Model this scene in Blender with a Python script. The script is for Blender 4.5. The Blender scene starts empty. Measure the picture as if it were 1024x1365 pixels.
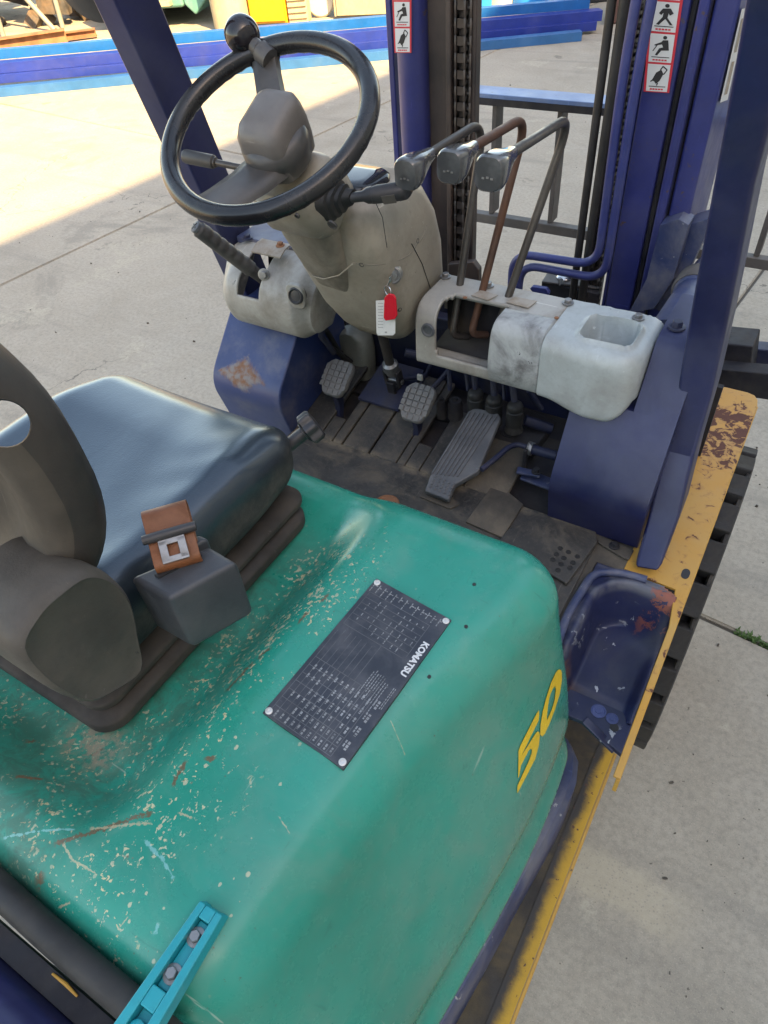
import bpy, bmesh, math, random
import numpy as np
from mathutils import Vector, Matrix, Euler
from mathutils.bvhtree import BVHTree

random.seed(7)
sc = bpy.context.scene
COL = sc.collection
R = math.radians
PI = math.pi

# ------------------------------------------------------------------ camera
YAW, PITCH, ROLL, FPX = -6.15128462e-01, 7.88935364e-01, -1.02792297e-01, 919.46
CAM = Vector((0, 0, 1.85))
_f = Vector((math.sin(YAW)*math.cos(PITCH), math.cos(YAW)*math.cos(PITCH), -math.sin(PITCH)))
_r0 = Vector((math.cos(YAW), -math.sin(YAW), 0)); _u0 = _r0.cross(_f)
_r = _r0*math.cos(ROLL) + _u0*math.sin(ROLL)
_u = _u0*math.cos(ROLL) - _r0*math.sin(ROLL)
cam_data = bpy.data.cameras.new('camera'); cam = bpy.data.objects.new('camera', cam_data); COL.objects.link(cam)
cam.matrix_world = Matrix(((_r.x, _u.x, -_f.x, CAM.x), (_r.y, _u.y, -_f.y, CAM.y), (_r.z, _u.z, -_f.z, CAM.z), (0, 0, 0, 1)))
cam_data.sensor_fit = 'VERTICAL'; cam_data.sensor_height = 36.0; cam_data.lens = FPX/1365*36.0
cam_data.clip_start = 0.02; cam_data.clip_end = 2000
sc.camera = cam

# ------------------------------------------------------------------ light
SUN_EL = R(40); SUN_AZ = Vector((0.90, -0.436, 0)).normalized()      # horizontal direction towards the sun
w = bpy.data.worlds.new('World'); sc.world = w; w.use_nodes = True
nt = w.node_tree; nt.nodes.clear()
sky = nt.nodes.new('ShaderNodeTexSky'); sky.sky_type = 'NISHITA'; sky.sun_disc = False
sky.sun_elevation = SUN_EL; sky.sun_rotation = math.atan2(SUN_AZ.x, SUN_AZ.y)
sky.air_density = 1.0; sky.dust_density = 1.2; sky.ozone_density = 1.0
bg = nt.nodes.new('ShaderNodeBackground'); bg.inputs['Strength'].default_value = 0.13
wo = nt.nodes.new('ShaderNodeOutputWorld')
tint = nt.nodes.new('ShaderNodeMix'); tint.data_type = 'RGBA'; tint.blend_type = 'MULTIPLY'; tint.inputs[0].default_value = 1; tint.inputs[7].default_value = (1.23, 1.0, .765, 1)
nt.links.new(sky.outputs[0], tint.inputs[6]); nt.links.new(tint.outputs[2], bg.inputs[0]); nt.links.new(bg.outputs[0], wo.inputs[0])
sun_d = bpy.data.lights.new('sun', 'SUN'); sun_d.energy = 4.2; sun_d.angle = R(0.53); sun_d.color = (1.0, 0.69, 0.33)
sun = bpy.data.objects.new('sun', sun_d); COL.objects.link(sun)
sdir = Vector((SUN_AZ.x*math.cos(SUN_EL), SUN_AZ.y*math.cos(SUN_EL), math.sin(SUN_EL)))
sun.rotation_euler = sdir.to_track_quat('Z', 'Y').to_euler()
sun.location = (10, -5, 12)
vs = sc.view_settings; vs.view_transform = 'Standard'; vs.look = 'None'; vs.gamma = 1; vs.exposure = 2.45
vs.use_curve_mapping = False

# ------------------------------------------------------------------ helpers: places
def ray(px, py):
    return _r*((px-512)/FPX) - _u*((py-682.5)/FPX) + _f
def at(px, py, ax, v):
    """point of the place seen at this spot of the photograph, on the plane x, y or z = v"""
    d = ray(px, py); i = 'xyz'.index(ax)
    return CAM + d*((v-CAM[i])/d[i])
def atp(px, py, pt, n):
    d = ray(px, py); n = Vector(n)
    return CAM + d*((Vector(pt)-CAM).dot(n)/d.dot(n))

# ------------------------------------------------------------------ helpers: meshes
class MB:
    def __init__(s): s.v = []; s.f = []
    def add(s, vs_, fs):
        o = len(s.v); s.v += [Vector(p) for p in vs_]; s.f += [tuple(i+o for i in f) for f in fs]; return s
    def box(s, lo, hi, rot=None):
        lo, hi = Vector(lo), Vector(hi); c = (lo+hi)/2
        p = [Vector((x, y, z)) for x in (lo.x, hi.x) for y in (lo.y, hi.y) for z in (lo.z, hi.z)]
        if rot is not None: p = [c + rot @ (q-c) for q in p]
        return s.add(p, [(0, 1, 3, 2), (4, 6, 7, 5), (0, 4, 5, 1), (2, 3, 7, 6), (0, 2, 6, 4), (1, 5, 7, 3)])
    def obox(s, c, ex, ey, ez):
        """box from a centre and three half-extent vectors"""
        c, ex, ey, ez = map(Vector, (c, ex, ey, ez))
        p = [c+ex*i+ey*j+ez*k for i in (-1, 1) for j in (-1, 1) for k in (-1, 1)]
        return s.add(p, [(0, 1, 3, 2), (4, 6, 7, 5), (0, 4, 5, 1), (2, 3, 7, 6), (0, 2, 6, 4), (1, 5, 7, 3)])
    def prism(s, pts, vec):
        n = len(pts); pts = [Vector(p) for p in pts]; vec = Vector(vec)
        return s.add(pts + [p+vec for p in pts], [tuple(range(n-1, -1, -1)), tuple(range(n, 2*n))] + [(i, (i+1) % n, n+(i+1) % n, n+i) for i in range(n)])
    def loft(s, rings, cap=True, close=True):
        n = len(rings[0]); o = []
        for r_ in rings: o += [Vector(p) for p in r_]
        fs = []
        for k in range(len(rings)-1):
            for i in range(n if close else n-1):
                j = (i+1) % n; fs.append((k*n+i, k*n+j, (k+1)*n+j, (k+1)*n+i))
        if cap and close: fs += [tuple(range(n-1, -1, -1)), tuple(range((len(rings)-1)*n, len(rings)*n))]
        return s.add(o, fs)
    def tube(s, pts, r, n=14, cap=True, closed=False):
        pts = [Vector(p) for p in pts]; m = len(pts)
        rs = r if isinstance(r, (list, tuple)) else [r]*m
        T = []
        for i in range(m):
            if closed: t = pts[(i+1) % m]-pts[i-1]
            else: t = pts[min(i+1, m-1)]-pts[max(i-1, 0)]
            T.append(t.normalized())
        a = T[0].orthogonal().normalized(); rings = []
        for i in range(m):
            if i: a = (a - T[i]*a.dot(T[i])).normalized()
            b = T[i].cross(a)
            rings.append([pts[i]+(a*math.cos(2*PI*k/n)+b*math.sin(2*PI*k/n))*rs[i] for k in range(n)])
        if closed: rings.append(rings[0])
        return s.loft(rings, cap and not closed)
    def lathe(s, p0, axis, prof, n=24):
        """prof: (distance along the axis, radius)"""
        p0 = Vector(p0); ax = Vector(axis).normalized(); a = ax.orthogonal().normalized(); b = ax.cross(a)
        return s.loft([[p0+ax*h+(a*math.cos(2*PI*k/n)+b*math.sin(2*PI*k/n))*max(r_, 1e-4) for k in range(n)] for h, r_ in prof])
    def hexbolt(s, p, axis, r, h, washer=True):
        p = Vector(p); ax = Vector(axis).normalized()
        if washer: s.lathe(p, ax, [(0, r*1.55), (h*.3, r*1.55), (h*.34, r*1.4)], 20)
        a = ax.orthogonal().normalized(); b = ax.cross(a); z0 = h*.3 if washer else 0
        ring = lambda z, k: [p+ax*z+(a*math.cos(PI/3*i)+b*math.sin(PI/3*i))*r*k for i in range(6)]
        s.loft([ring(z0, 1), ring(z0+h*.85, 1), ring(z0+h, .86)])
        return s
    def grid(s, rows, closeu=False):
        m = len(rows); n = len(rows[0]); o = []
        for r_ in rows: o += [Vector(p) for p in r_]
        return s.add(o, [(i*n+j, i*n+j+1, (i+1)*n+j+1, (i+1)*n+j) for i in range(m-1) for j in range(n-1)])
    def xf(s, fn): s.v = [Vector(fn(p)) for p in s.v]; return s

def smooth(t):
    t = max(0.0, min(1.0, t)); return t*t*(3-2*t)
def lerp(a, b, t): return a+(b-a)*t

def rbox(lo, hi, r, n=(12, 12, 12), k=4):
    """rounded box; n faces along the flats, k along each rounded edge"""
    lo, hi = Vector(lo), Vector(hi); r = Vector(r) if hasattr(r, '__len__') else Vector((r, r, r))
    def ax(i):
        a = [lo[i]+r[i]*(j/k) for j in range(k)]; b = [lo[i]+r[i]+(hi[i]-lo[i]-2*r[i])*j/n[i] for j in range(n[i]+1)]
        c = [hi[i]-r[i]+r[i]*(j/k) for j in range(1, k+1)]
        return a+b+c
    A = [ax(i) for i in range(3)]; m = MB()
    def rnd(p):
        q = Vector(tuple(min(max(p[i], lo[i]+r[i]), hi[i]-r[i]) for i in range(3)))
        d = [(p[i]-q[i])/r[i] if r[i] > 1e-9 else 0 for i in range(3)]
        # equal-angle spread
        d = [math.copysign(math.tan(abs(e)*PI/4), e) for e in d]
        l = math.sqrt(sum(e*e for e in d))
        if l < 1e-9: return p
        return Vector(tuple(q[i]+d[i]/l*r[i] for i in range(3)))
    for i in range(3):
        u, v = [(1, 2), (2, 0), (0, 1)][i]
        for side, val in ((0, lo[i]), (1, hi[i])):
            rows = []
            for a in A[u]:
                row = []
                for b in A[v]:
                    p = Vector((0, 0, 0)); p[i] = val; p[u] = a; p[v] = b; row.append(rnd(p))
                rows.append(row)
            if side == 0: rows = rows[::-1]
            m.grid(rows)
    return m

def fillet(pts, rad, seg=6):
    pts = [Vector(p) for p in pts]; out = [pts[0]]
    for i in range(1, len(pts)-1):
        a, b, c = pts[i-1], pts[i], pts[i+1]; d0 = (a-b); d1 = (c-b)
        rr = rad[i-1] if isinstance(rad, (list, tuple)) else rad
        l = min(rr, d0.length*.49, d1.length*.49); p0 = b+d0.normalized()*l; p1 = b+d1.normalized()*l
        for k in range(seg+1):
            t = k/seg; out.append(p0*(1-t)**2 + b*2*t*(1-t) + p1*t*t)
    out.append(pts[-1]); return out
def spline(pts, n=8, closed=False):
    pts = [Vector(p) for p in pts]; m = len(pts); out = []
    for i in range(m if closed else m-1):
        g = (lambda k: pts[k % m]) if closed else (lambda k: pts[max(0, min(m-1, k))])
        p0, p1, p2, p3 = g(i-1), g(i), g(i+1), g(i+2)
        for k in range(n):
            t = k/n
            out.append(0.5*((2*p1)+(p2-p0)*t+(2*p0-5*p1+4*p2-p3)*t*t+(3*p1-p0-3*p2+p3)*t**3))
    if not closed: out.append(pts[-1])
    return out
def rrect(w_, h_, r, n=5):
    """2D rounded rectangle outline, counter-clockwise"""
    o = []
    for cx, cy, a0 in ((w_/2-r, h_/2-r, 0), (-w_/2+r, h_/2-r, 90), (-w_/2+r, -h_/2+r, 180), (w_/2-r, -h_/2+r, 270)):
        for k in range(n+1):
            a = R(a0+90*k/n); o.append((cx+r*math.cos(a), cy+r*math.sin(a)))
    return o

WL = {}
def link(o, parent, loc):
    COL.objects.link(o); loc = Vector(loc)
    if parent is not None:
        o.parent = parent; o.location = loc - WL[parent.name]
    else: o.location = loc
    WL[o.name] = loc
def build(name, mb, mat, parent=None, bevel=0, seg=2, ang=38, sub=0, flat=False, label=None, weld=True, origin=None, solid=0):
    if isinstance(mb, MB): V, F = mb.v, mb.f
    else: V, F = mb
    me = bpy.data.meshes.new(name)
    lo = Vector([min(p[i] for p in V) for i in range(3)]); hi = Vector([max(p[i] for p in V) for i in range(3)])
    c = (lo+hi)/2 if parent is not None else Vector(((lo.x+hi.x)/2, (lo.y+hi.y)/2, lo.z))
    if origin is not None: c = Vector(origin)
    me.from_pydata([tuple(p-c) for p in V], [], F)
    bm = bmesh.new(); bm.from_mesh(me)
    if weld: bmesh.ops.remove_doubles(bm, verts=bm.verts, dist=1e-5)
    bmesh.ops.recalc_face_normals(bm, faces=bm.faces)
    bm.to_mesh(me); bm.free()
    if not flat:
        me.shade_smooth(); me.set_sharp_from_angle(angle=R(ang))
    for m_ in (mat if isinstance(mat, list) else [mat]): me.materials.append(m_)
    o = bpy.data.objects.new(name, me); link(o, parent, c)
    if solid:
        m_ = o.modifiers.new('solid', 'SOLIDIFY'); m_.thickness = solid; m_.offset = -1
    if bevel:
        m_ = o.modifiers.new('bevel', 'BEVEL'); m_.width = bevel; m_.segments = seg; m_.limit_method = 'ANGLE'; m_.angle_limit = R(30); m_.harden_normals = True
    if sub:
        m_ = o.modifiers.new('sub', 'SUBSURF'); m_.levels = sub; m_.render_levels = sub
    if label: o['label'] = label
    return o
def inst(me, name, loc, rot, parent, scale=None):
    o = bpy.data.objects.new(name, me); link(o, parent, loc); o.rotation_euler = rot
    if scale: o.scale = scale
    return o
def thing(o, label, cat, group=None):
    o['label'] = label; o['category'] = cat
    if group: o['group'] = group
    return o
def empty(name, loc, label, cat, group=None):
    o = bpy.data.objects.new(name, None); o.empty_display_size = .1; link(o, None, loc); return thing(o, label, cat, group)

# ------------------------------------------------------------------ helpers: materials
class NT:
    def __init__(s, name):
        s.m = bpy.data.materials.new(name); s.m.use_nodes = True; s.t = s.m.node_tree; s.t.nodes.clear()
        s.out = s.n('ShaderNodeOutputMaterial'); s.b = s.n('ShaderNodeBsdfPrincipled'); s.l(s.b.outputs[0], s.out.inputs[0])
        s.tc = s.n('ShaderNodeTexCoord'); s.co = s.tc.outputs['Object']
    def n(s, t, **k):
        x = s.t.nodes.new(t)
        for a, b in k.items(): setattr(x, a, b)
        return x
    def l(s, a, b): s.t.links.new(a, b)
    def geo(s):
        g = s.n('ShaderNodeNewGeometry'); return g
    def world(s): s.co = s.n('ShaderNodeNewGeometry').outputs['Position']; return s
    def mapped(s, scale=(1, 1, 1), rot=(0, 0, 0), loc=(0, 0, 0)):
        m_ = s.n('ShaderNodeMapping'); m_.inputs['Scale'].default_value = scale; m_.inputs['Rotation'].default_value = rot; m_.inputs['Location'].default_value = loc
        s.l(s.co, m_.inputs[0]); return m_.outputs[0]
    def noise(s, scale, detail=4, rough=.55, dist=0, vec=None, dim='3D'):
        x = s.n('ShaderNodeTexNoise'); x.noise_dimensions = dim
        x.inputs['Scale'].default_value = scale; x.inputs['Detail'].default_value = detail; x.inputs['Roughness'].default_value = rough; x.inputs['Distortion'].default_value = dist
        s.l(vec if vec is not None else s.co, x.inputs['Vector']); return x.outputs[0]
    def voro(s, scale, vec=None, feature='F1', out=0, rand=1):
        x = s.n('ShaderNodeTexVoronoi'); x.feature = feature; x.inputs['Scale'].default_value = scale; x.inputs['Randomness'].default_value = rand
        s.l(vec if vec is not None else s.co, x.inputs['Vector']); return x.outputs[out]
    def ramp(s, fac, lo, hi, a=0.0, b=1.0):
        x = s.n('ShaderNodeMapRange'); x.interpolation_type = 'SMOOTHSTEP'
        x.inputs[1].default_value = lo; x.inputs[2].default_value = hi; x.inputs[3].default_value = a; x.inputs[4].default_value = b
        s.l(fac, x.inputs[0]); return x.outputs[0]
    def math(s, op, a, b=None):
        x = s.n('ShaderNodeMath', operation=op)
        for i, v in enumerate((a, b)):
            if v is None: continue
            if isinstance(v, (int, float)): x.inputs[i].default_value = v
            else: s.l(v, x.inputs[i])
        return x.outputs[0]
    def mix(s, fac, a, b):
        x = s.n('ShaderNodeMix', data_type='RGBA')
        if isinstance(fac, (int, float)): x.inputs[0].default_value = fac
        else: s.l(fac, x.inputs[0])
        for i, v in ((6, a), (7, b)):
            if isinstance(v, (tuple, list)): x.inputs[i].default_value = (*v[:3], 1)
            else: s.l(v, x.inputs[i])
        return x.outputs[2]
    def sep(s, vec=None):
        x = s.n('ShaderNodeSeparateXYZ'); s.l(vec if vec is not None else s.co, x.inputs[0]); return x.outputs
    def col(s, v):
        if isinstance(v, (tuple, list)): s.b.inputs['Base Color'].default_value = (*v[:3], 1)
        else: s.l(v, s.b.inputs['Base Color'])
        return s
    def rough(s, v):
        if isinstance(v, (int, float)): s.b.inputs['Roughness'].default_value = v
        else: s.l(v, s.b.inputs['Roughness'])
        return s
    def metal(s, v):
        if isinstance(v, (int, float)): s.b.inputs['Metallic'].default_value = v
        else: s.l(v, s.b.inputs['Metallic'])
        return s
    def bump(s, h, strength=.3, dist=.002):
        x = s.n('ShaderNodeBump'); x.inputs['Strength'].default_value = strength; x.inputs['Distance'].default_value = dist
        s.l(h, x.inputs['Height']); s.l(x.outputs[0], s.b.inputs['Normal']); return s

def surf(name, base, rough=.5, var=.12, dust=None, dust_amt=.35, dust_scale=6, chips=None, chip_amt=.62, chip_scale=60, metal=0, grain=0, grain_scale=400, rust=None, rust_amt=.68, rust_scale=9, streak=None, scratch=.35):
    """paint, plastic or metal with uneven tone, dust, small chips and rust"""
    t = NT(name)
    b2 = tuple(min(1, c*(1+var)) for c in base); b1 = tuple(c*(1-var) for c in base)
    c = t.mix(t.ramp(t.noise(7, 5), .3, .7), b1, b2)
    c = t.mix(t.ramp(t.noise(95, 5, .7), .45, .8, 0, .30), c, tuple(x*.45 for x in base)); c = t.mix(t.ramp(t.noise(26, 7, .75, .6), .58, .72, 0, .28), c, tuple(min(1, x*1.7+.01) for x in base))
    ro = t.ramp(t.noise(23, 5), .3, .7, rough*.85, min(1, rough*1.15))
    if streak:
        st = t.noise(30, 4, vec=t.mapped((1, 1, .08)))
        c = t.mix(t.ramp(st, .52, .75, 0, .5), c, streak)
    if dust:
        f = t.math('MULTIPLY', t.ramp(t.noise(dust_scale, 7, .65, .4), .38, .72), dust_amt)
        c = t.mix(f, c, dust); ro = t.math('ADD', ro, t.math('MULTIPLY', f, .35))
    sx_ = t.noise(14, 4, .6, .3, vec=t.mapped((9, .7, .7), (.3, .5, .6))); sy_ = t.noise(14, 4, .6, .3, vec=t.mapped((.7, 9, 9), (.2, .1, -.5)))
    c = t.mix(t.math('MULTIPLY', t.math('MAXIMUM', t.ramp(sx_, .70, .73), t.ramp(sy_, .70, .73)), scratch), c, tuple(min(1, x*2.2+.05) for x in base))
    if chips:
        f = t.ramp(t.noise(chip_scale, 3, .6, .3), chip_amt, chip_amt+.02)
        f = t.math('MULTIPLY', f, t.ramp(t.noise(8, 3), .42, .6)); c = t.mix(f, c, chips)
    if rust:
        f = t.ramp(t.noise(rust_scale, 8, .68, .3), rust_amt, rust_amt+.05)
        c = t.mix(f, c, t.mix(t.noise(90, 4), rust, tuple(x*.45 for x in rust))); ro = t.math('MAXIMUM', ro, t.math('MULTIPLY', f, .9))
    t.col(c).rough(ro).metal(metal)
    if grain: t.bump(t.noise(grain_scale, 3), grain, .001)
    else: t.bump(t.noise(60, 4), .06, .001)
    return t.m
# ------------------------------------------------------------------ materials
def concrete_mat():
    t = NT('concrete').world()
    big = t.noise(.55, 6, .6, .3); mid = t.noise(3.2, 7, .65, .4); fine = t.noise(55, 5, .7); grit = t.noise(260, 2, .6)
    c = t.mix(t.ramp(big, .3, .7), (.292, .258, .204), (.395, .350, .278))
    c = t.mix(t.ramp(mid, .35, .68, 0, .65), c, (.405, .362, .295))
    c = t.mix(t.math('MULTIPLY', t.ramp(t.noise(1.1, 8, .7, .6), .55, .66), .55), c, (.20, .182, .152))
    c = t.mix(t.math('MULTIPLY', t.ramp(t.noise(3.7, 5, .55, .4), .67, .72), .55), c, (.09, .08, .066))
    # worn pale patches with pits
    f = t.ramp(t.noise(2.3, 9, .72, .2), .57, .62); pit = t.ramp(t.voro(95), .22, .36)
    c = t.mix(t.math('MULTIPLY', t.math('MULTIPLY', f, pit), .8), c, (.43, .385, .30))
    # tyre streaks along the yard
    st = t.noise(2.2, 5, vec=t.mapped((.22, 2.4, 1), (0, 0, R(28)))); c = t.mix(t.ramp(st, .54, .72, 0, .45), c, (.20, .185, .16))
    c = t.mix(t.ramp(fine, .35, .72, 0, .45), c, (.17, .158, .135))
    c = t.mix(t.ramp(grit, .55, .70, 0, .38), c, (.48, .43, .35))
    c = t.mix(t.ramp(t.noise(330, 2), .60, .68, 0, .38), c, (.12, .108, .09))
    c = t.mix(t.ramp(t.noise(70, 2), .715, .735, 0, .7), c, (.07, .062, .05))
    c = t.mix(t.ramp(t.noise(7, 6, .75, .8), .60, .72, 0, .4), c, (.20, .18, .15))
    # pale worn, pitted streak in the slab beside the step
    c1, c2 = at(640, 1085, 'z', 0), at(890, 1215, 'z', 0); dd_ = (c2-c1); L_ = dd_.length; dd_.normalize()
    def dot_(v_): 
        x_ = t.n('ShaderNodeVectorMath', operation='DOT_PRODUCT'); t.l(t.co, x_.inputs[0]); x_.inputs[1].default_value = v_; return x_.outputs['Value']
    al = t.math('SUBTRACT', dot_(tuple(dd_)), dd_.dot(c1)); nn_ = Vector((-dd_.y, dd_.x, 0)); ac = t.math('ABSOLUTE', t.math('SUBTRACT', dot_(tuple(nn_)), nn_.dot(c1)))
    sm_ = t.math('MULTIPLY', t.math('MULTIPLY', t.ramp(al, -.08, .10), t.ramp(al, L_+.10, L_-.05)), t.ramp(t.math('ADD', ac, t.math('MULTIPLY', t.math('SUBTRACT', t.noise(14, 6, .7), .5), .12)), .075, .035))
    c = t.mix(t.math('MULTIPLY', t.math('MULTIPLY', sm_, t.ramp(t.voro(120), .18, .34)), .5), c, (.46, .40, .29))
    ck = t.n('ShaderNodeTexVoronoi'); ck.feature = 'DISTANCE_TO_EDGE'; ck.inputs['Scale'].default_value = .42; wv_ = t.n('ShaderNodeVectorMath', operation='ADD'); t.l(t.co, wv_.inputs[0]); nz_ = t.n('ShaderNodeTexNoise'); nz_.inputs['Scale'].default_value = 2.5; nz_.inputs['Detail'].default_value = 6; t.l(t.co, nz_.inputs['Vector']); t.l(nz_.outputs['Color'], wv_.inputs[1]); t.l(wv_.outputs[0], ck.inputs['Vector'])
    c = t.mix(t.math('MULTIPLY', t.ramp(ck.outputs[0], .0022, .0008), t.ramp(t.noise(.5, 2), .5, .56, 0, .7)), c, (.10, .09, .075))
    t.col(c).rough(.88).bump(t.math('ADD', t.math('MULTIPLY', mid, .6), t.math('ADD', fine, grit)), .25, .004)
    t.b.inputs['Specular IOR Level'].default_value = .3
    return t.m
M = {}
M['concrete'] = concrete_mat()
def far_ground():
    t = NT('yard_base').world(); ln = t.n('ShaderNodeVectorMath', operation='LENGTH'); t.l(t.co, ln.inputs[0])
    dirt = t.mix(t.noise(40, 5), (.05, .045, .035), (.12, .105, .085)); far = t.mix(t.ramp(t.noise(.15, 7, .65), .35, .65), (.27, .24, .19), (.36, .32, .255))
    t.col(t.mix(t.ramp(ln.outputs['Value'], 26, 29), dirt, far)).rough(.9); return t.m
M['yard_base'] = far_ground()
M['joint_dirt'] = surf('joint_dirt', (.07, .06, .05), .95, .3, dust=(.16, .14, .11), grain=.5, grain_scale=200)

def hood_mat():
    t = NT('green_hood_paint'); P = t.sep()
    X, Y, Z = P[0], P[1], P[2]
    c = t.mix(t.ramp(t.noise(5, 6, .6, .3), .3, .7), (.018, .235, .170), (.026, .290, .215))
    c = t.mix(t.ramp(t.noise(2.2, 4), .45, .7, 0, .55), c, (.026, .29, .22))
    # grey dust film; a second patchy term tints the right flank paler
    fl = t.math('ADD', t.ramp(t.noise(11, 8, .7, .6), .42, .75, 0, .34), t.math('MULTIPLY', t.ramp(t.noise(3.5, 6, .65, .8), .35, .7), t.ramp(X, -.24, -.15, 0, .38))); c = t.mix(fl, c, (.15, .29, .225))
    # where boots and hands rub beside the seat
    def band(v, a, b, s): return t.math('MULTIPLY', t.ramp(v, a-s, a+s), t.ramp(v, b-s, b+s, 1, 0))
    rub = t.math('MULTIPLY', band(X, -.52, -.395, .035), band(Y, .16, .55, .06))
    rear = t.math('MULTIPLY', t.ramp(X, -.27, -.42), t.ramp(Y, .30, .14))
    wear = t.math('MAXIMUM', rub, t.math('MULTIPLY', rear, .40))
    n1 = t.noise(165, 4, .62, .5, vec=t.mapped((1.0, .8, 1.0), (0, 0, R(-25))))
    blot = t.noise(13, 5, .65, .5)
    lvl = t.math('ADD', t.math('MULTIPLY', wear, .070), t.math('MULTIPLY', t.math('SUBTRACT', blot, .5), .42))
    f = t.ramp(t.math('ADD', n1, lvl), .655, .672); f = t.math('MULTIPLY', f, t.ramp(wear, .02, .3))
    chip = t.mix(t.ramp(t.noise(70, 3), .4, .62), (.50, .46, .27), (.36, .42, .30))
    c = t.mix(f, c, chip)
    # scattered round-ish flecks
    v = t.voro(62, vec=t.mapped((1, .8, 1))); vr = t.n('ShaderNodeTexVoronoi'); vr.inputs['Scale'].default_value = 115; t.l(t.mapped((1, .8, 1)), vr.inputs['Vector'])
    cr = t.n('ShaderNodeSeparateColor'); t.l(vr.outputs['Color'], cr.inputs[0])
    size = t.ramp(cr.outputs[0], .80, 1.0, 0, .27)
    wob = t.math('ADD', vr.outputs['Distance'], t.math('MULTIPLY', t.math('SUBTRACT', t.noise(260, 3), .5), .30))
    fk = t.math('MULTIPLY', t.math('LESS_THAN', wob, size), t.ramp(t.math('ADD', t.math('MULTIPLY', t.ramp(X, -.22, -.36), t.ramp(Y, .62, .45)), .02), .1, .5))
    c = t.mix(t.math('MULTIPLY', fk, t.ramp(t.noise(6, 3), .36, .56)), c, (.38, .42, .29))
    # rust blooms
    r = t.noise(17, 8, .7, .6, vec=t.mapped((1.5, .7, 1), (0, 0, R(-20))))
    fr = t.ramp(t.math('ADD', r, t.math('MULTIPLY', wear, .05)), .672, .715); fr = t.math('MULTIPLY', fr, t.ramp(wear, .05, .35))
    c = t.mix(t.math('MULTIPLY', fr, .85), c, t.mix(t.noise(120, 3), (.26, .085, .035), (.09, .035, .02)))
    # long pale scratches
    s1 = t.noise(9, 3, .5, .2, vec=t.mapped((7, .55, 1), (0, 0, R(38)))); s2 = t.noise(9, 3, .5, .2, vec=t.mapped((.6, 8, 1), (0, 0, R(20))))
    sc_ = t.math('MAXIMUM', t.ramp(s1, .735, .75), t.ramp(s2, .735, .75))
    c = t.mix(t.math('MULTIPLY', sc_, t.ramp(t.noise(14, 2), .5, .6, 0, .55)), c, (.42, .52, .44))
    # brown grime, with the sunken seat surround's shade painted into the same darkening
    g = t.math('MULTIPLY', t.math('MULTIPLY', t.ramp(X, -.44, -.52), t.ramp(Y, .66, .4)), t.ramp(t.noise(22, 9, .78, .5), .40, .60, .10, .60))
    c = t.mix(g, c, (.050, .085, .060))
    dst = t.math('MULTIPLY', t.math('MULTIPLY', band(X, -.62, -.535, .02), band(Y, .10, .155, .02)), t.ramp(t.noise(60, 8, .75), .42, .56, 0, .85)); c = t.mix(dst, c, (.24, .205, .15))
    # particular scrapes and rust marks
    def seg(a, b, w_, wob=.5, z_=1.095):
        p_, q_ = at(*a, 'z', z_), at(*b, 'z', z_); d_ = q_-p_; d_.z = 0; l_ = d_.length; d_.normalize(); n_ = Vector((-d_.y, d_.x, 0))
        def dp(v_, o_):
            x_ = t.n('ShaderNodeVectorMath', operation='DOT_PRODUCT'); t.l(t.co, x_.inputs[0]); x_.inputs[1].default_value = v_; return t.math('SUBTRACT', x_.outputs['Value'], o_)
        al = dp(tuple(d_), d_.dot(p_)); ac = t.math('ABSOLUTE', t.math('ADD', dp(tuple(n_), n_.dot(p_)), t.math('MULTIPLY', t.math('SUBTRACT', wobn, .5), w_*6*wob)))
        return t.math('MULTIPLY', t.math('MULTIPLY', t.ramp(al, -w_, w_), t.ramp(al, l_+w_, l_-w_)), t.ramp(t.math('ADD', ac, t.math('MULTIPLY', t.math('SUBTRACT', jag, .46), w_*5)), w_, w_*.7))
    wobn = t.noise(25, 3); jag = t.noise(190, 4, .7)
    CRM = (.44, .40, .26); RST = (.17, .062, .028); PAL = (.20, .46, .45)
    for a, b, w_, co_ in (((0, 1113), (100, 1106), .0022, PAL), ((75, 1125), (205, 1084), .0050, RST), ((120, 1105), (203, 1099), .0028, CRM), ((86, 1126), (97, 1146), .0018, CRM), ((97, 1146), (131, 1168), .0016, CRM),
                          ((196, 1122), (220, 1150), .0030, PAL), ((220, 1150), (234, 1172), .0026, PAL), ((38, 1167), (52, 1163), .0085, RST), ((20, 972), (30, 970), .0060, RST), ((20, 1032), (50, 1033), .0035, RST), ((232, 1050), (250, 1018), .0045, RST),
                          ((276, 1013), (290, 1012), .0050, RST), ((300, 918), (338, 884), .0060, RST), ((345, 880), (362, 868), .0050, RST), ((398, 838), (412, 824), .0040, RST), ((430, 810), (440, 800), .0045, RST), ((640, 700), (655, 703), .0012, CRM), ((520, 957), (538, 990), .0009, CRM), ((155, 1235), (170, 1222), .0012, CRM), ((65, 1200), (86, 1197), .0018, CRM), ((205, 1245), (212, 1232), .0030, PAL), ((240, 1085), (258, 1092), .0022, CRM), ((372, 1090), (386, 1110), .0016, CRM)):
        c = t.mix(t.math('MULTIPLY', seg(a, b, w_*.72), .72), c, co_)
    # fine dark scuffs and specks all over
    k1 = t.noise(20, 5, .6, .5, vec=t.mapped((6, .8, 1), (0, 0, R(-50)))); k2 = t.noise(20, 5, .6, .5, vec=t.mapped((.8, 7, 1), (0, 0, R(12))))
    c = t.mix(t.math('MULTIPLY', t.math('MAXIMUM', t.ramp(k1, .66, .70), t.ramp(k2, .66, .70)), .28), c, (.012, .10, .085))
    c = t.mix(t.math('MULTIPLY', t.ramp(t.noise(210, 3), .70, .73), t.ramp(t.noise(9, 3), .4, .6, .1, .8)), c, (.10, .05, .03))
    allw = t.math('MAXIMUM', f, fr)
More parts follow.
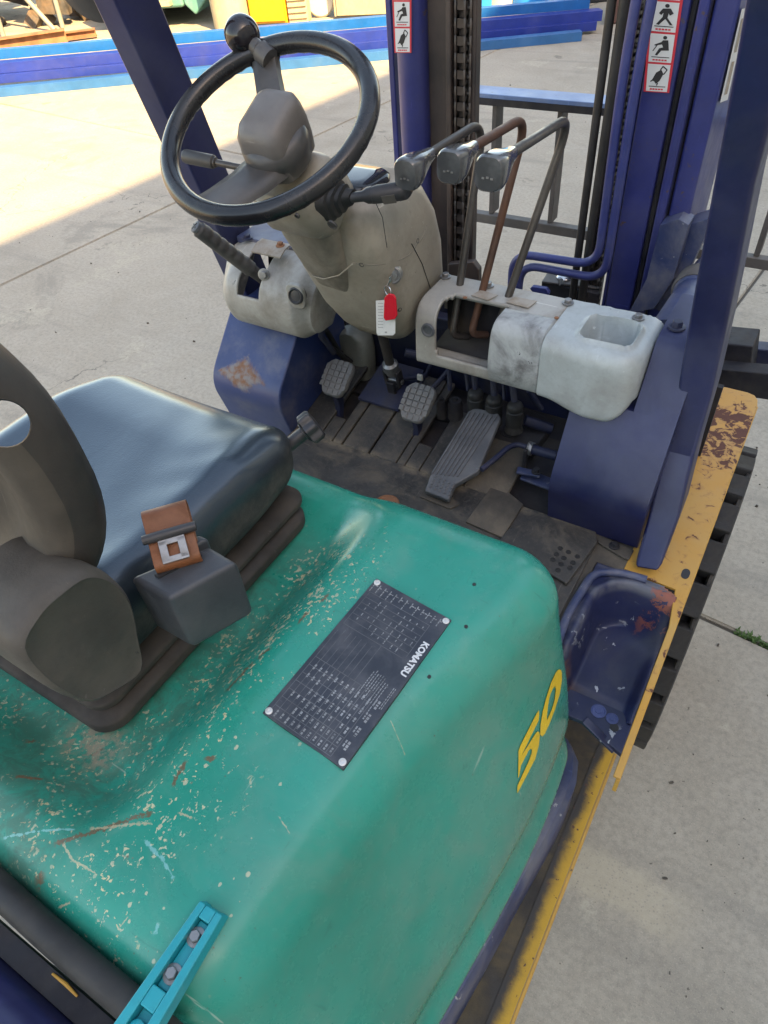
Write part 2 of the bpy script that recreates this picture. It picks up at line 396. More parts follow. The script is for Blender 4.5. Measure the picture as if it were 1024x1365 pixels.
    ro = t.math('ADD', t.ramp(t.noise(16, 6, .7), .3, .75, .20, .36), t.math('MULTIPLY', t.math('MAXIMUM', allw, g), .35))
    t.col(c).rough(ro)
    t.bump(t.math('SUBTRACT', t.math('MULTIPLY', t.noise(120, 3), .12), t.math('MULTIPLY', t.math('MAXIMUM', allw, fk), .8)), .3, .0012)
    return t.m
M['hood'] = hood_mat()
NAVY = (.014, .017, .072); DUST = (.27, .25, .22)
M['blue'] = surf('navy_blue_paint', NAVY, .36, .2, dust=(.08, .09, .13), dust_amt=.35, dust_scale=5, scratch=.25)
M['blue_dusty'] = surf('dusty_blue_paint', (.026, .040, .115), .45, .2, dust=(.24, .23, .22), dust_amt=.55, dust_scale=7, chips=(.35, .35, .36), chip_amt=.68)
M['blue_mast'] = surf('mast_blue_paint', (.026, .033, .160), .34, .15, dust=(.10, .10, .13), dust_amt=.3, dust_scale=4, chips=(.09, .06, .05), chip_amt=.66)
M['blue_chipped'] = surf('chipped_blue_paint', (.010, .014, .055), .30, .25, dust=(.09, .085, .085), dust_amt=.45, dust_scale=6, chips=(.42, .44, .48), chip_amt=.645, chip_scale=34, rust=(.20, .07, .035), rust_amt=.72, rust_scale=14)
M['blue_rusty'] = surf('rusted_blue_paint', (.045, .065, .20), .42, .2, dust=(.2, .2, .2), dust_amt=.4, rust=(.22, .12, .08), rust_amt=.64, rust_scale=11)
M['dark_works'] = surf('grimy_dark_metal', (.012, .012, .018), .7, .35, dust=(.065, .058, .05), dust_amt=.6, dust_scale=9, grain=.3, grain_scale=120)
M['blue_works'] = surf('grimy_blue_metal', (.012, .017, .055), .5, .3, dust=(.065, .06, .055), dust_amt=.6, dust_scale=9)
M['yellow'] = surf('worn_yellow_paint', (.52, .29, .045), .55, .10, dust=(.42, .27, .10), dust_amt=.5, dust_scale=5, chips=(.16, .10, .05), chip_amt=.69, chip_scale=46)
def yellow_rust():
    t = NT('yellow_paint_with_rust'); P = t.sep()
    c = t.mix(t.ramp(t.noise(6, 6), .35, .65), (.50, .255, .030), (.47, .27, .06)); c = t.mix(t.ramp(t.noise(14, 7, .7), .5, .8, 0, .5), c, (.40, .25, .09)); c = t.mix(t.ramp(t.noise(45, 7, .75), .55, .75, 0, .35), c, (.28, .14, .03))
    f = t.math('MULTIPLY', t.ramp(P[1], 1.18, 1.34), t.ramp(P[1], 1.50, 1.42))
    n = t.noise(38, 6, .62, .9); halo = t.ramp(t.math('ADD', n, t.math('MULTIPLY', f, .17)), .54, .64, 0, .55); c = t.mix(halo, c, (.30, .13, .035)); rr = t.ramp(t.math('ADD', t.math('ADD', n, t.math('MULTIPLY', t.math('SUBTRACT', t.noise(160, 4), .5), .08)), t.math('MULTIPLY', f, .16)), .625, .66)
    rr = t.math('MAXIMUM', rr, t.ramp(t.noise(30, 4, .6, .6), .70, .712))
    c = t.mix(rr, c, t.mix(t.noise(90, 4), (.14, .055, .035), (.07, .03, .022)))
    t.col(c).rough(t.math('ADD', .45, t.math('MULTIPLY', rr, .4))).bump(t.math('MULTIPLY', rr, -1), .4, .001)
    return t.m
M['yellow_rust'] = yellow_rust()
M['decal_yellow'] = surf('yellow_vinyl', (.72, .50, .02), .42, .06)
M['black_plastic'] = surf('black_plastic', (.030, .030, .034), .42, .2, dust=(.12, .11, .10), dust_amt=.25, grain=.10, grain_scale=500)
M['wheel_black'] = surf('polished_wheel_plastic', (.012, .012, .014), .22, .2, dust=(.045, .042, .038), dust_amt=.3, dust_scale=18)
M['wheel_worn'] = surf('worn_wheel_plastic', (.056, .053, .051), .36, .2, dust=(.13, .12, .11), dust_amt=.45, dust_scale=12)
M['grey_plastic'] = surf('grey_hub_plastic', (.118, .106, .096), .40, .15, dust=(.18, .165, .15), dust_amt=.4, dust_scale=9)
M['grip_dark'] = surf('dark_grip_plastic', (.045, .043, .043), .45, .2, dust=(.16, .15, .13), dust_amt=.45)
M['beige'] = surf('beige_column_plastic', (.325, .293, .235), .36, .08, dust=(.15, .13, .10), dust_amt=.5, dust_scale=7, chips=(.11, .10, .085), chip_amt=.71)
M['beige_dark'] = surf('smudged_column_plastic', (.250, .225, .178), .42, .12, dust=(.09, .078, .065), dust_amt=.75, dust_scale=9)
M['smudged_cover'] = surf('smudged_white_cover', (.40, .42, .42), .45, .10, dust=(.075, .072, .072), dust_amt=.95, dust_scale=11, chips=(.05, .05, .055), chip_amt=.66, chip_scale=40)
M['white_cover'] = surf('scuffed_white_cover', (.375, .365, .335), .42, .07, dust=(.14, .118, .09), dust_amt=.75, dust_scale=7, chips=(.08, .08, .085), chip_amt=.69, chip_scale=24, rust=(.40, .27, .14), rust_amt=.70, rust_scale=10)
M['white_clean'] = surf('pale_blue_white_cover', (.40, .44, .445), .38, .06, dust=(.17, .155, .135), dust_amt=.55, dust_scale=5, chips=(.06, .06, .065), chip_amt=.70, chip_scale=22, rust=(.42, .28, .13), rust_amt=.715, rust_scale=9)
def vinyl():
    t = NT('black_seat_vinyl')
    c = t.mix(t.ramp(t.noise(5, 6), .35, .7), (.012, .013, .016), (.022, .022, .024)); c = t.mix(t.ramp(t.noise(14, 8, .7), .55, .8, 0, .25), c, (.09, .085, .08))
    cell = t.voro(420); wr = t.noise(9, 5, .6, 1.0, vec=t.mapped((1.6, .7, 1), (0, 0, R(-35))))
    t.col(c).rough(t.ramp(t.noise(10, 6, .7), .3, .75, .34, .46))
    t.b.inputs['Coat Weight'].default_value = 1.0; t.b.inputs['Coat Roughness'].default_value = .24; t.b.inputs['Coat IOR'].default_value = 1.6; t.b.inputs['Coat Tint'].default_value = (.66, .84, 1, 1); t.b.inputs['Specular Tint'].default_value = (.66, .84, 1, 1)  # blue tints paint the sky's sheen colour into the vinyl
    up = t.ramp(t.math('ADD', t.sep()[2], t.math('MULTIPLY', t.math('SUBTRACT', t.noise(12, 5), .5), .03)), .000, .045)      # seat top rubbed shiny, sides left dull and dusty
    side = t.mix(t.ramp(t.noise(16, 8, .72), .38, .7), (.024, .021, .019), (.075, .066, .056))
    t.col(t.mix(up, side, c)); t.l(up, t.b.inputs['Coat Weight']); t.l(t.math('ADD', t.math('MULTIPLY', up, -.30), .70), t.b.inputs['Roughness'])
    t.bump(t.math('ADD', t.math('MULTIPLY', cell, .16), t.math('MULTIPLY', wr, .55)), .34, .004)
    return t.m
M['vinyl'] = vinyl()
M['seat_shell'] = surf('dusty_seat_shell', (.017, .016, .0155), .5, .2, dust=(.060, .052, .043), dust_amt=.6, dust_scale=7, grain=.25, grain_scale=300)
M['seat_back_skin'] = surf('dusty_seat_back', (.040, .034, .027), .6, .2, dust=(.11, .095, .075), dust_amt=.5, dust_scale=7, grain=.22, grain_scale=350)
M['seat_base'] = surf('brown_dusty_rubber', (.030, .026, .023), .8, .2, dust=(.10, .085, .07), dust_amt=.6, dust_scale=9, grain=.2)
M['rubber_mat'] = surf('dusty_rubber_mat', (.034, .033, .033), .8, .3, dust=(.15, .135, .11), dust_amt=.75, dust_scale=9, grain=.45, grain_scale=420)
M['mat_brown'] = surf('sandy_floor_panel', (.060, .054, .047), .9, .2, dust=(.19, .16, .12), dust_amt=.75, dust_scale=6, grain=.45, grain_scale=420)
M['rubber'] = surf('black_rubber', (.014, .014, .015), .6, .25, dust=(.075, .068, .058), dust_amt=.5, dust_scale=9)
M['tyre'] = surf('tyre_rubber', (.014, .014, .015), .7, .25, dust=(.085, .077, .066), dust_amt=.55, dust_scale=12)
M['step_grip'] = surf('worn_step_coating', (.040, .037, .034), .9, .2, dust=(.15, .115, .06), dust_amt=.6, dust_scale=11, grain=.6, grain_scale=260)
M['pedal_rubber'] = surf('grey_pedal_rubber', (.155, .155, .155), .6, .1, dust=(.25, .245, .235), dust_amt=.5, dust_scale=20)
M['accel_rubber'] = surf('blue_grey_pedal_rubber', (.090, .096, .108), .55, .1, dust=(.20, .20, .20), dust_amt=.45, dust_scale=16)
M['steel'] = surf('dull_steel', (.30, .30, .30), .42, .12, metal=.85, dust=(.14, .12, .10), dust_amt=.4, dust_scale=30)
M['lever_steel'] = surf('worn_lever_steel', (.115, .105, .098), .40, .2, metal=.7, dust=(.10, .085, .07), dust_amt=.5, dust_scale=22)
M['lever_rust'] = surf('rusty_lever_steel', (.135, .080, .060), .5, .25, metal=.5, dust=(.16, .07, .035), dust_amt=.6, dust_scale=16)
M['chrome'] = surf('bright_metal', (.6, .6, .6), .22, .05, metal=1)
def gloss_grey():
    t = NT('smoky_gloss_plastic'); t.col(t.mix(t.ramp(t.noise(30, 4), .4, .7), (.055, .057, .058), (.11, .113, .112))).rough(.16); t.b.inputs['Coat Weight'].default_value = .6; t.b.inputs['Coat Roughness'].default_value = .08
    return t.m
M['knob'] = gloss_grey()
M['gloss_black'] = NT('gloss_black_ball').col((.015, .013, .016)).rough(.10).m
M['glass_dark'] = NT('instrument_glass').col((.02, .022, .026)).rough(.06).m
M['chain'] = surf('oily_chain', (.062, .053, .049), .38, .3, metal=.5, dust=(.11, .085, .07), dust_amt=.5, dust_scale=30)
M['mast_brown'] = surf('greasy_mast_channel', (.034, .027, .026), .5, .3, dust=(.11, .075, .055), dust_amt=.5, dust_scale=7, streak=(.12, .08, .06))
M['hose'] = surf('hydraulic_hose', (.020, .019, .019), .5, .2, dust=(.07, .06, .055), dust_amt=.4)
M['pipe_blue'] = surf('blue_hydraulic_pipe', (.032, .042, .17), .36, .15, dust=(.12, .12, .14), dust_amt=.3)
M['rack_blue'] = surf('worn_skylit_backrest_blue', (.14, .22, .42), .4, .12, dust=(.3, .32, .38), dust_amt=.5, dust_scale=6, chips=(.10, .09, .09), chip_amt=.68)  # sky light on the top bar is painted into this pale blue
M['rack_steel'] = surf('weathered_backrest_steel', (.085, .080, .078), .6, .25, dust=(.15, .12, .10), dust_amt=.5, rust=(.13, .06, .04), rust_amt=.66)
M['silver_tag'] = surf('worn_metal_label', (.33, .29, .24), .5, .15, dust=(.20, .15, .10), dust_amt=.7, dust_scale=30)
M['leather'] = surf('brown_belt_webbing', (.20, .072, .024), .5, .2, dust=(.09, .035, .016), dust_amt=.6, dust_scale=30, grain=.3, grain_scale=700)
M['retractor'] = surf('charcoal_retractor_plastic', (.046, .051, .060), .46, .15, dust=(.10, .10, .105), dust_amt=.45, dust_scale=10, grain=.25, grain_scale=450)
M['recliner'] = surf('dusty_recliner_plastic', (.060, .054, .047), .6, .25, dust=(.11, .096, .078), dust_amt=.6, dust_scale=8, grain=.3, grain_scale=320, chips=(.02, .02, .02), chip_amt=.72)
M['blue_grey'] = surf('blue_grey_plastic', (.080, .088, .100), .5, .1, dust=(.17, .17, .17), dust_amt=.45, dust_scale=10, grain=.2, grain_scale=500)
M['red'] = NT('red_tag_plastic').col((.62, .012, .03)).rough(.25).m
M['card'] = surf('white_paper_tag', (.72, .72, .70), .7, .04)
M['ink'] = NT('dark_print').col((.02, .02, .022)).rough(.6).m
M['ink_grey'] = NT('faded_print').col((.34, .34, .34)).rough(.6).m
M['sticker_white'] = NT('sticker_white').col((.62, .63, .63)).rough(.4).m
M['sticker_red'] = NT('sticker_red').col((.55, .03, .05)).rough(.4).m
M['plate'] = surf('dark_capacity_plate', (.024, .029, .042), .42, .15, dust=(.13, .135, .15), dust_amt=.45, dust_scale=22, chips=(.2, .2, .2), chip_amt=.70)
M['plate_print'] = surf('plate_print', (.27, .28, .29), .5, .2, dust=(.09, .10, .11), dust_amt=.8, dust_scale=45)
M['plate_lines'] = surf('plate_lines', (.11, .118, .13), .5, .2, dust=(.05, .055, .065), dust_amt=.8, dust_scale=35)
M['rivet'] = surf('rivet_aluminium', (.62, .62, .60), .4, .06, metal=.3)
M['latch'] = surf('turquoise_latch_plastic', (.012, .29, .345), .36, .06, dust=(.04, .33, .37), dust_amt=.4)
M['weed'] = NT('weed_green').col((.07, .13, .03)).rough(.6).m
M['azure'] = surf('azure_beam_paint', (.005, .095, .33), .4, .1, dust=(.03, .13, .32), dust_amt=.4, dust_scale=3)
M['royal'] = surf('royal_blue_beam_paint', (.012, .030, .235), .42, .1, dust=(.06, .07, .24), dust_amt=.4, dust_scale=3, rust=(.42, .28, .18), rust_amt=.66, rust_scale=2.2)
M['skyblue'] = surf('sky_blue_beam_paint', (.025, .11, .29), .42, .1, dust=(.06, .15, .31), dust_amt=.4, dust_scale=3)
M['rust_steel'] = surf('rusted_steel', (.22, .10, .05), .8, .3, dust=(.30, .17, .09), dust_amt=.6, dust_scale=4)
M['teal_paint'] = surf('faded_teal_paint', (.085, .24, .22), .55, .1, dust=(.20, .24, .19), dust_amt=.5, rust=(.25, .12, .06), rust_amt=.66, rust_scale=4)
M['cream'] = surf('cream_sheet_metal', (.38, .33, .22), .6, .08, dust=(.28, .22, .13), dust_amt=.4)
M['amber'] = surf('amber_yellow_paint', (.50, .24, .003), .5, .05)
M['scrap'] = surf('scrap_chunks', (.055, .052, .05), .8, .5, dust=(.22, .14, .075), dust_amt=.7, dust_scale=2.5, rust=(.25, .12, .06), rust_amt=.6, rust_scale=3)
M['pole'] = surf('galvanised_pole', (.20, .205, .18), .5, .1)
M['wall_metal'] = surf('warehouse_sheeting', (.48, .47, .44), .55, .05, streak=(.36, .34, .30))
M['shutter'] = surf('roller_shutter', (.30, .32, .34), .5, .05)
M['barrel_blue'] = surf('blue_drum_plastic', (.02, .24, .66), .35, .08)
M['barrel_white'] = surf('white_drum_plastic', (.45, .45, .41), .4, .06)
M['dark_board'] = surf('dark_painted_board', (.020, .022, .026), .6, .2)
M['maroon'] = surf('maroon_steel', (.085, .040, .035), .6, .25, dust=(.12, .09, .075), dust_amt=.4)
M['leaf'] = NT('bush_leaf').col((.10, .17, .035)).rough(.6).m

def mat_mat():
    t = NT('trodden_rubber_mat').world(); P = t.sep()
    c = t.mix(t.ramp(t.noise(9, 6, .7), .3, .7), (.022, .022, .023), (.050, .048, .046))
    d = t.ramp(t.noise(11, 8, .75, .5), .46, .74, 0, .52)
    cr = t.math('MULTIPLY', t.ramp(t.math('ABSOLUTE', t.math('SUBTRACT', P[1], .950)), .022, .003), t.ramp(t.noise(24, 6, .7), .36, .6))
    d = t.math('MAXIMUM', d, t.math('MULTIPLY', cr, .9))
    c = t.mix(d, c, (.165, .14, .105)); c = t.mix(t.ramp(t.noise(120, 4, .7), .5, .72, 0, .5), c, (.10, .09, .075))
    s1 = t.noise(12, 5, .6, .4, vec=t.mapped((9, .8, 1), (0, 0, R(30)))); s2 = t.noise(12, 5, .6, .4, vec=t.mapped((.8, 9, 1), (0, 0, R(-20))))
    c = t.mix(t.math('MULTIPLY', t.math('MAXIMUM', t.ramp(s1, .68, .72), t.ramp(s2, .68, .72)), .5), c, (.20, .18, .15))
    t.col(c).rough(t.ramp(d, 0, .7, .55, .95)).bump(t.math('ADD', t.noise(300, 3), t.noise(60, 4)), .5, .0012); return t.m
M['rubber_mat'] = mat_mat()

# ------------------------------------------------------------------ the yard
YR = R(-6.0)                                   # the yard's slabs run a few degrees off the truck
yu = Vector((math.cos(YR), math.sin(YR), 0)); yv = Vector((-math.sin(YR), math.cos(YR), 0))
def yard(u, v, z=0): return yu*u + yv*v + Vector((0, 0, z))
ground = build('ground', MB().grid([[(-600, -600, -.011), (600, -600, -.011)], [(-600, 600, -.011), (600, 600, -.011)]]), M['yard_base'], origin=(0, 0, -.011)); ground['kind'] = 'structure'
JU = -4.36; JV = 1.56                      # joint lines seen left of the truck and right of its wheel
ucols = [(-28.9, 0), (-24.0, 3), (-19.1, -2), (-14.2, 2), (-9.3, 4), (JU, -4.0), (-.6, JV), (4.3, JV), (9.2, JV), (14.1, 0)]; SLV = 12.5
for (u0_, voff), (u1_, _) in zip(ucols, ucols[1:]):
    sm = None; SLU = u1_-u0_
    slab = MB().box((0, 0, -.05), (SLU-.014, SLV-.014, 0))
    for j in range(-2, 3):
        loc = yard(u0_+.007, voff+.007+j*SLV, 0)
        if sm is None:
            o = build('concrete_slab', slab, M['concrete'], ground, origin=(0, 0, 0)); sm = o.data
            bm = bmesh.new(); bm.from_mesh(sm); bmesh.ops.bevel(bm, geom=[e for e in bm.edges if all(v.co.z > -.01 for v in e.verts)], offset=.006, segments=2, affect='EDGES'); bm.to_mesh(sm); bm.free()
            o.location = loc - WL[ground.name]; o.rotation_euler.z = YR
        else: inst(sm, 'concrete_slab', loc, (0, 0, YR), ground)
# weeds rooted in the cross joint beside the wheel
wd = MB(); rng = random.Random(3)
for k in range(520):
    a = rng.random()**1.3; u = .03+a*.9; dens = 1.0
    p = yard(u-.01, JV+rng.gauss(0, .006), -.008); h = rng.uniform(.008, .022); an = rng.uniform(0, 2*PI); ln = rng.uniform(.3, 1.3)
    d = Vector((math.cos(an), math.sin(an), 0)); s_ = d.cross(Vector((0, 0, 1)))*rng.uniform(.002, .004)
    q = p+d*h*ln*.5+Vector((0, 0, h*.7)); e = p+d*h*ln+Vector((0, 0, h))
    wd.add([p-s_*.5, p+s_*.5, q+s_, q-s_, e], [(0, 1, 2, 3), (3, 2, 4)])
o = build('weeds', wd, M['weed'], flat=True, weld=False); o['kind'] = 'stuff'; o['label'] = 'low green weeds growing in the joint of the concrete'

# loose grit and small stones lying on the slabs
gm = MB(); rng = random.Random(17)
for k in range(420):
    if rng.random() < .45: p = Vector((rng.uniform(.06, 1.6), rng.uniform(.2, 3.2), 0))
    else: p = Vector((rng.uniform(-4.6, -1.3), rng.uniform(1.0, 7.0), 0))
    s_ = rng.choice((.0012, .0015, .002, .002, .003, .0045)); rot = Euler((rng.uniform(0, 6), rng.uniform(0, 6), rng.uniform(0, 6))).to_matrix()
    b = MB().box((-1, -1, -1), (1, 1, 1)); sx = Vector((s_*rng.uniform(.6, 1.4), s_*rng.uniform(.6, 1.2), s_*rng.uniform(.35, .7)))
    b.xf(lambda q: p+Vector((0, 0, s_*.5))+rot @ Vector((q.x*sx.x, q.y*sx.y, q.z*sx.z))); gm.add(b.v, b.f)
o = build('loose_grit', gm, M['joint_dirt'], flat=True, weld=False); o['kind'] = 'stuff'; o['label'] = 'loose grit and small stones on the concrete'

# the warehouse whose shadow covers the truck (behind the photographer's right shoulder)
perp = Vector((yu.x, yu.y, 0))
shade_u = -4.98                                               # where the eave's shadow ends on the yard
wall_u = 7.6
reach = (wall_u-shade_u)/max(.1, SUN_AZ.dot(yu)); eave = reach*math.tan(SUN_EL)
wb = empty('warehouse', yard(wall_u+8, 2, 0), 'large pale sheet metal warehouse beside the yard', 'building')
def ybox(u0, u1, v0, v1, z0, z1):
    m = MB(); m.prism([yard(u0, v0, z0), yard(u1, v0, z0), yard(u1, v1, z0), yard(u0, v1, z0)], (0, 0, z1-z0)); return m
build('wall', ybox(wall_u+.15, wall_u+16, -30, 34, 0, eave-.3), M['wall_metal'], wb)
build('roof', ybox(wall_u, wall_u+16.2, -30.2, 34.2, eave-.28, eave), M['shutter'], wb)
for v0 in (-22, -9, 4, 17):
    d_ = build('roller_door', ybox(wall_u+.08, wall_u+.148, v0, v0+5, .02, 5), M['shutter'], wb)
    sl = MB()
    for k in range(24): sl.prism([yard(wall_u+.05, v0+.1, .1+k*.2), yard(wall_u+.079, v0+.1, .06+k*.2), yard(wall_u+.079, v0+.1, .22+k*.2)], yv*4.8)
    build('door_slats', sl, M['shutter'], d_, ang=20)

# ------------------------------------------------------------------ things across the yard
bd = Vector((.831, .556, 0)).normalized(); bn = Vector((.556, -.831, 0)).normalized()     # along the stack, and towards us
B0 = Vector((-8.03, 5.0, 0))
def beam(s0, s1, back, back1, z0, z1, depth, mat, label, dz=0):
    """steel box beam: front face 'back' metres behind the stack's front line (back1 at its far end)"""
    p0 = B0 - bn*back; p1 = B0+bd*6.5 - bn*back1; d = (p1-p0).normalized(); n = Vector((d.y, -d.x, 0))
    m = MB(); a = p0+d*s0; b = p0+d*s1; t = .004
    def ring(q, e):
        zt_ = dz*(q-p0).dot(d)/6.5; return [q-n*e+Vector((0, 0, z0+e+zt_)), q-n*e+Vector((0, 0, z1-e+zt_)), q-n*(depth-e)+Vector((0, 0, z1-e+zt_)), q-n*(depth-e)+Vector((0, 0, z0+e+zt_))]
    m.loft([ring(a+d*.3, t), ring(a, t), ring(a, 0), ring(b, 0), ring(b, t), ring(b-d*.3, t)])
    o = build('steel_beam', m, mat, bevel=.006, seg=2, label=None); thing(o, label, 'beam', 'blue steel beams stacked across the yard'); return o
beam(-3, 6.28, 0, 0, 0, .085, .12, M['skyblue'], 'light blue steel beam lying lowest and nearest in the stack')
beam(-3, 6.50, .20, .26, .085, .166, .13, M['royal'], 'royal blue beam third from the top, just behind the light blue one', -.055)
beam(-3, 6.56, .25, .30, .168, .262, .15, M['royal'], 'royal blue beam lying second from the top of the stack', -.062)
beam(-3, 6.45, .42, .45, .264, .352, .10, M['azure'], 'bright azure beam lying topmost on the stack', -.064)
for i_, s_ in enumerate((-1.5, 1.6, 4.9)):
    q = B0+bd*s_-bn*(.30+.008*s_); hb_ = (.083-.055*s_/6.5)/2
    m = MB().obox(q+Vector((0, 0, hb_+.0005)), bd*.05, bn*.07, (0, 0, hb_))
    thing(build('timber_bearer', m, M['rust_steel'], bevel=.005), ('brown timber bearer under the left end of the royal blue beams', 'brown timber bearer under the middle of the royal blue beams', 'brown timber bearer under the right end of the royal blue beams')[i_], 'timber', 'timber bearers under the beam stack')
# brown girders, poles and scrap behind the beams
def girder(a, b, w_, h_, label, z=0):
    a, b = Vector(a), Vector(b); d = (b-a).normalized(); n = Vector((-d.y, d.x, 0)); t = .012
    prof = [(-w_/2, 0), (w_/2, 0), (w_/2, t), (t/2, t), (t/2, h_-t), (w_/2, h_-t), (w_/2, h_), (-w_/2, h_), (-w_/2, h_-t), (-t/2, h_-t), (-t/2, t), (-w_/2, t)]
    m = MB(); m.loft([[p+n*x+Vector((0, 0, z+y)) for x, y in prof] for p in (a, b)])
    thing(build('rusty_girder', m, M['rust_steel'], ang=20), label, 'girder', 'rusty girders behind the blue beams')
girder((-12.2, 3.9, 0), (-9.35, 7.10, 0), .16, .17, 'rust brown girder lying nearest behind the blue beams')
girder((-11.3, 5.5, 0), (-9.2, 7.47, 0), .10, .09, 'thin rust brown girder lying behind the thicker one', .02)
def pole(a, b, r, label):
    m = MB().tube([a, b], r, 10); thing(build('metal_pole', m, M['pole']), label, 'pole', 'poles standing in the scrap heap')
p1 = at(6, 52, 'z', 0); pole(p1, p1+Vector((.05, .1, 1.6)), .035, 'grey pole standing farthest left before the scrap heap')
p2 = at(84, 37, 'z', 0); pole(p2, p2+Vector((-.05, .15, 1.5)), .035, 'grey pole standing right of the leaning one by the scrap')
p3 = at(80, 40, 'z', 0); pole(p3+Vector((.02, -.1, .02)), p3+Vector((-1.2, -.35, 1.5)), .035, 'grey pole leaning to the left against the scrap heap')
rng = random.Random(11); sh = MB()
for k in range(240):
    u = rng.uniform(-1, 1); a = Vector((-11.3, 8.3, 0))+Vector((.66, .75, 0))*u*4.2+Vector((-.75, .66, 0))*rng.uniform(-.9, 1.6)
    r_ = rng.uniform(.09, .34); z = rng.uniform(0, 1.0)*max(.1, 1-abs(u)*.4)
    rot = Euler((rng.uniform(0, 6), rng.uniform(0, 6), rng.uniform(0, 6))).to_matrix()
    b = MB().box((-1, -1, -1), (1, 1, 1)); sx = Vector((r_*rng.uniform(.4, 1.3), r_*rng.uniform(.4, 1.2), r_*rng.uniform(.2, .8)))
    b.xf(lambda p: a+Vector((0, 0, max(z, .08)))+rot @ Vector((p.x*sx.x*rng.uniform(.7, 1), p.y*sx.y*rng.uniform(.7, 1), p.z*sx.z))); sh.add(b.v, b.f)
o = build('scrap_heap', sh, M['scrap'], flat=True, weld=False); o['kind'] = 'stuff'; o['label'] = 'heap of mixed grey and brown scrap behind the girders'
# bush at the far left
bl = MB(); c0 = at(-8, 20, 'z', 0)+Vector((-1.2, .9, 0)); rng = random.Random(5)
for k in range(1500):
    d = Vector((rng.gauss(0, 1), rng.gauss(0, 1), rng.gauss(0, 1))).normalized()*rng.random()**.4; p = c0+Vector((d.x*1.0, d.y*1.0, 1.0+d.z*.95))
    a = Vector((rng.gauss(0, 1), rng.gauss(0, 1), rng.gauss(0, 1))).normalized(); b = a.orthogonal().normalized(); s_ = rng.uniform(.03, .06)
    bl.add([p-a*s_, p+b*s_*.5, p+a*s_, p-b*s_*.5], [(0, 1, 2, 3)])
bs = empty('bush', c0, 'yellow green bush behind the scrap at the far left', 'bush')
build('foliage', bl, M['leaf'], bs, flat=True, weld=False)
build('stem', MB().tube([c0, c0+Vector((.05, .02, .5)), c0+Vector((0, .1, 1.1))], [.05, .04, .02], 8), M['rust_steel'], bs)

# faded teal truck standing beyond the beams: its tail and frame show
tk0 = at(256, 36, 'z', 0)                       # near the rear bumper
tx = Vector((.92, .39, 0)).normalized(); ty = Vector((-.39, .92, 0))
def tp(u, v, z): return tk0 + tx*u + ty*v + Vector((0, 0, z))
trk = empty('old_truck', tp(-.3, .8, 0), 'faded teal old truck parked beyond the blue beams', 'truck')
def tbox(u0, u1, v0, v1, z0, z1): return MB().prism([tp(u0, v0, z0), tp(u1, v0, z0), tp(u1, v1, z0), tp(u0, v1, z0)], (0, 0, z1-z0))
body = build('body', tbox(-1.35, -.05, 0, 1.6, .22, .85), M['teal_paint'], trk, bevel=.04)
build('tail_light', tbox(-.42, -.22, -.016, -.001, .36, .5), M['cream'], body)
build('fender', MB().loft([[tp(-.05, v, .25), tp(-.05, v, .85), tp(.55, v, .85), tp(.75, v, .62), tp(.45, v, .42), tp(.2, v, .22), tp(.08, v, .12)] for v in (.02, 1.5)]), M['teal_paint'], trk, bevel=.03)
build('tail_step', tbox(-1.3, -.2, -.10, -.002, .26, .31), M['cream'], trk)
for u in (-.9, .95):
    for v in (.12, 1.35):
        wv = build('wheel', MB().lathe(tp(u, v, .27), ty, [(0, .15), (.01, .26), (.04, .28), (.18, .28), (.2, .26), (.2, .1)], 28), M['tyre'], trk)
        build('rim', MB().lathe(tp(u, v-.012, .27), ty, [(0, .05), (.005, .15), (.011, .16)], 20), M['maroon'], wv)
# cream cylinder, amber cabinet, ribbed panel, spare wheel and pale panel farther along
def bgp(px, py, z=0): return at(px, py, 'z', z)
c = bgp(311, 37); m = MB().lathe(c, (0, 0, 1), [(0, .22), (.02, .24), (.4, .24), (.405, .245), (.43, .245), (.435, .24), (1.5, .24), (1.52, .2)], 28)
thing(build('standing_tank', m, M['cream']), 'cream coloured upright tank left of the amber cabinet', 'tank')
c = bgp(329, 34)+Vector((-.06, .16, 0)); m = MB().lathe(c, (0, 0, 1), [(0, .10), (1.5, .10), (1.51, .08)], 20)
thing(build('standing_pipe', m, M['barrel_white']), 'narrow white upright pipe between the cream tank and amber cabinet', 'pipe')
def cab(name, px0, px1, py0, py1, h, depth, mat, label, cat, ribs=0):
    a, b = bgp(px0, py0), bgp(px1, py1); d = (b-a).normalized(); n = Vector((-d.y, d.x, 0))
    e = empty(name, (a+b)/2, label, cat)
    o_ = build('body', MB().prism([a, b, b+n*depth, a+n*depth], (0, 0, h)), mat, e, bevel=.015)
    L = (b-a).length
    if ribs:
        for k in range(ribs):
            z = .08+k*(h-.1)/ribs; build('rib', MB().obox((a+b)/2-n*.012+Vector((0, 0, z)), d*L*.47, n*.0115, (0, 0, .02)), mat, e, bevel=.006)
    else:
        build('door_panel', MB().obox((a+b)/2-n*.009+Vector((0, 0, h/2)), d*L*.46, n*.0085, (0, 0, h*.46)), mat, e, bevel=.005)
        build('plinth', MB().obox((a+b)/2-n*.005+Vector((0, 0, .015)), d*L*.5, n*.0045, (0, 0, .014)), M['dark_board'], e)
cab('amber_cabinet', 335, 384, 35.5, 33.5, 1.2, .5, M['amber'], 'bright amber yellow cabinet standing behind the blue beams', 'cabinet')
cab('ribbed_radiator', 386, 412, 33, 31, 1.0, .3, M['cream'], 'cream ribbed panel right beside the amber cabinet', 'panel', 14)
cab('pale_skip', 446, 560, 25.5, 21, .9, 1.2, M['cream'], 'long cream coloured bin behind the steering wheel knob', 'bin')
c = bgp(424, 25)+Vector((0, .1, .19)); wt = empty('spare_wheel', c-Vector((0, 0, .19)), 'small spare wheel with a white rim beside the cream bin', 'wheel')
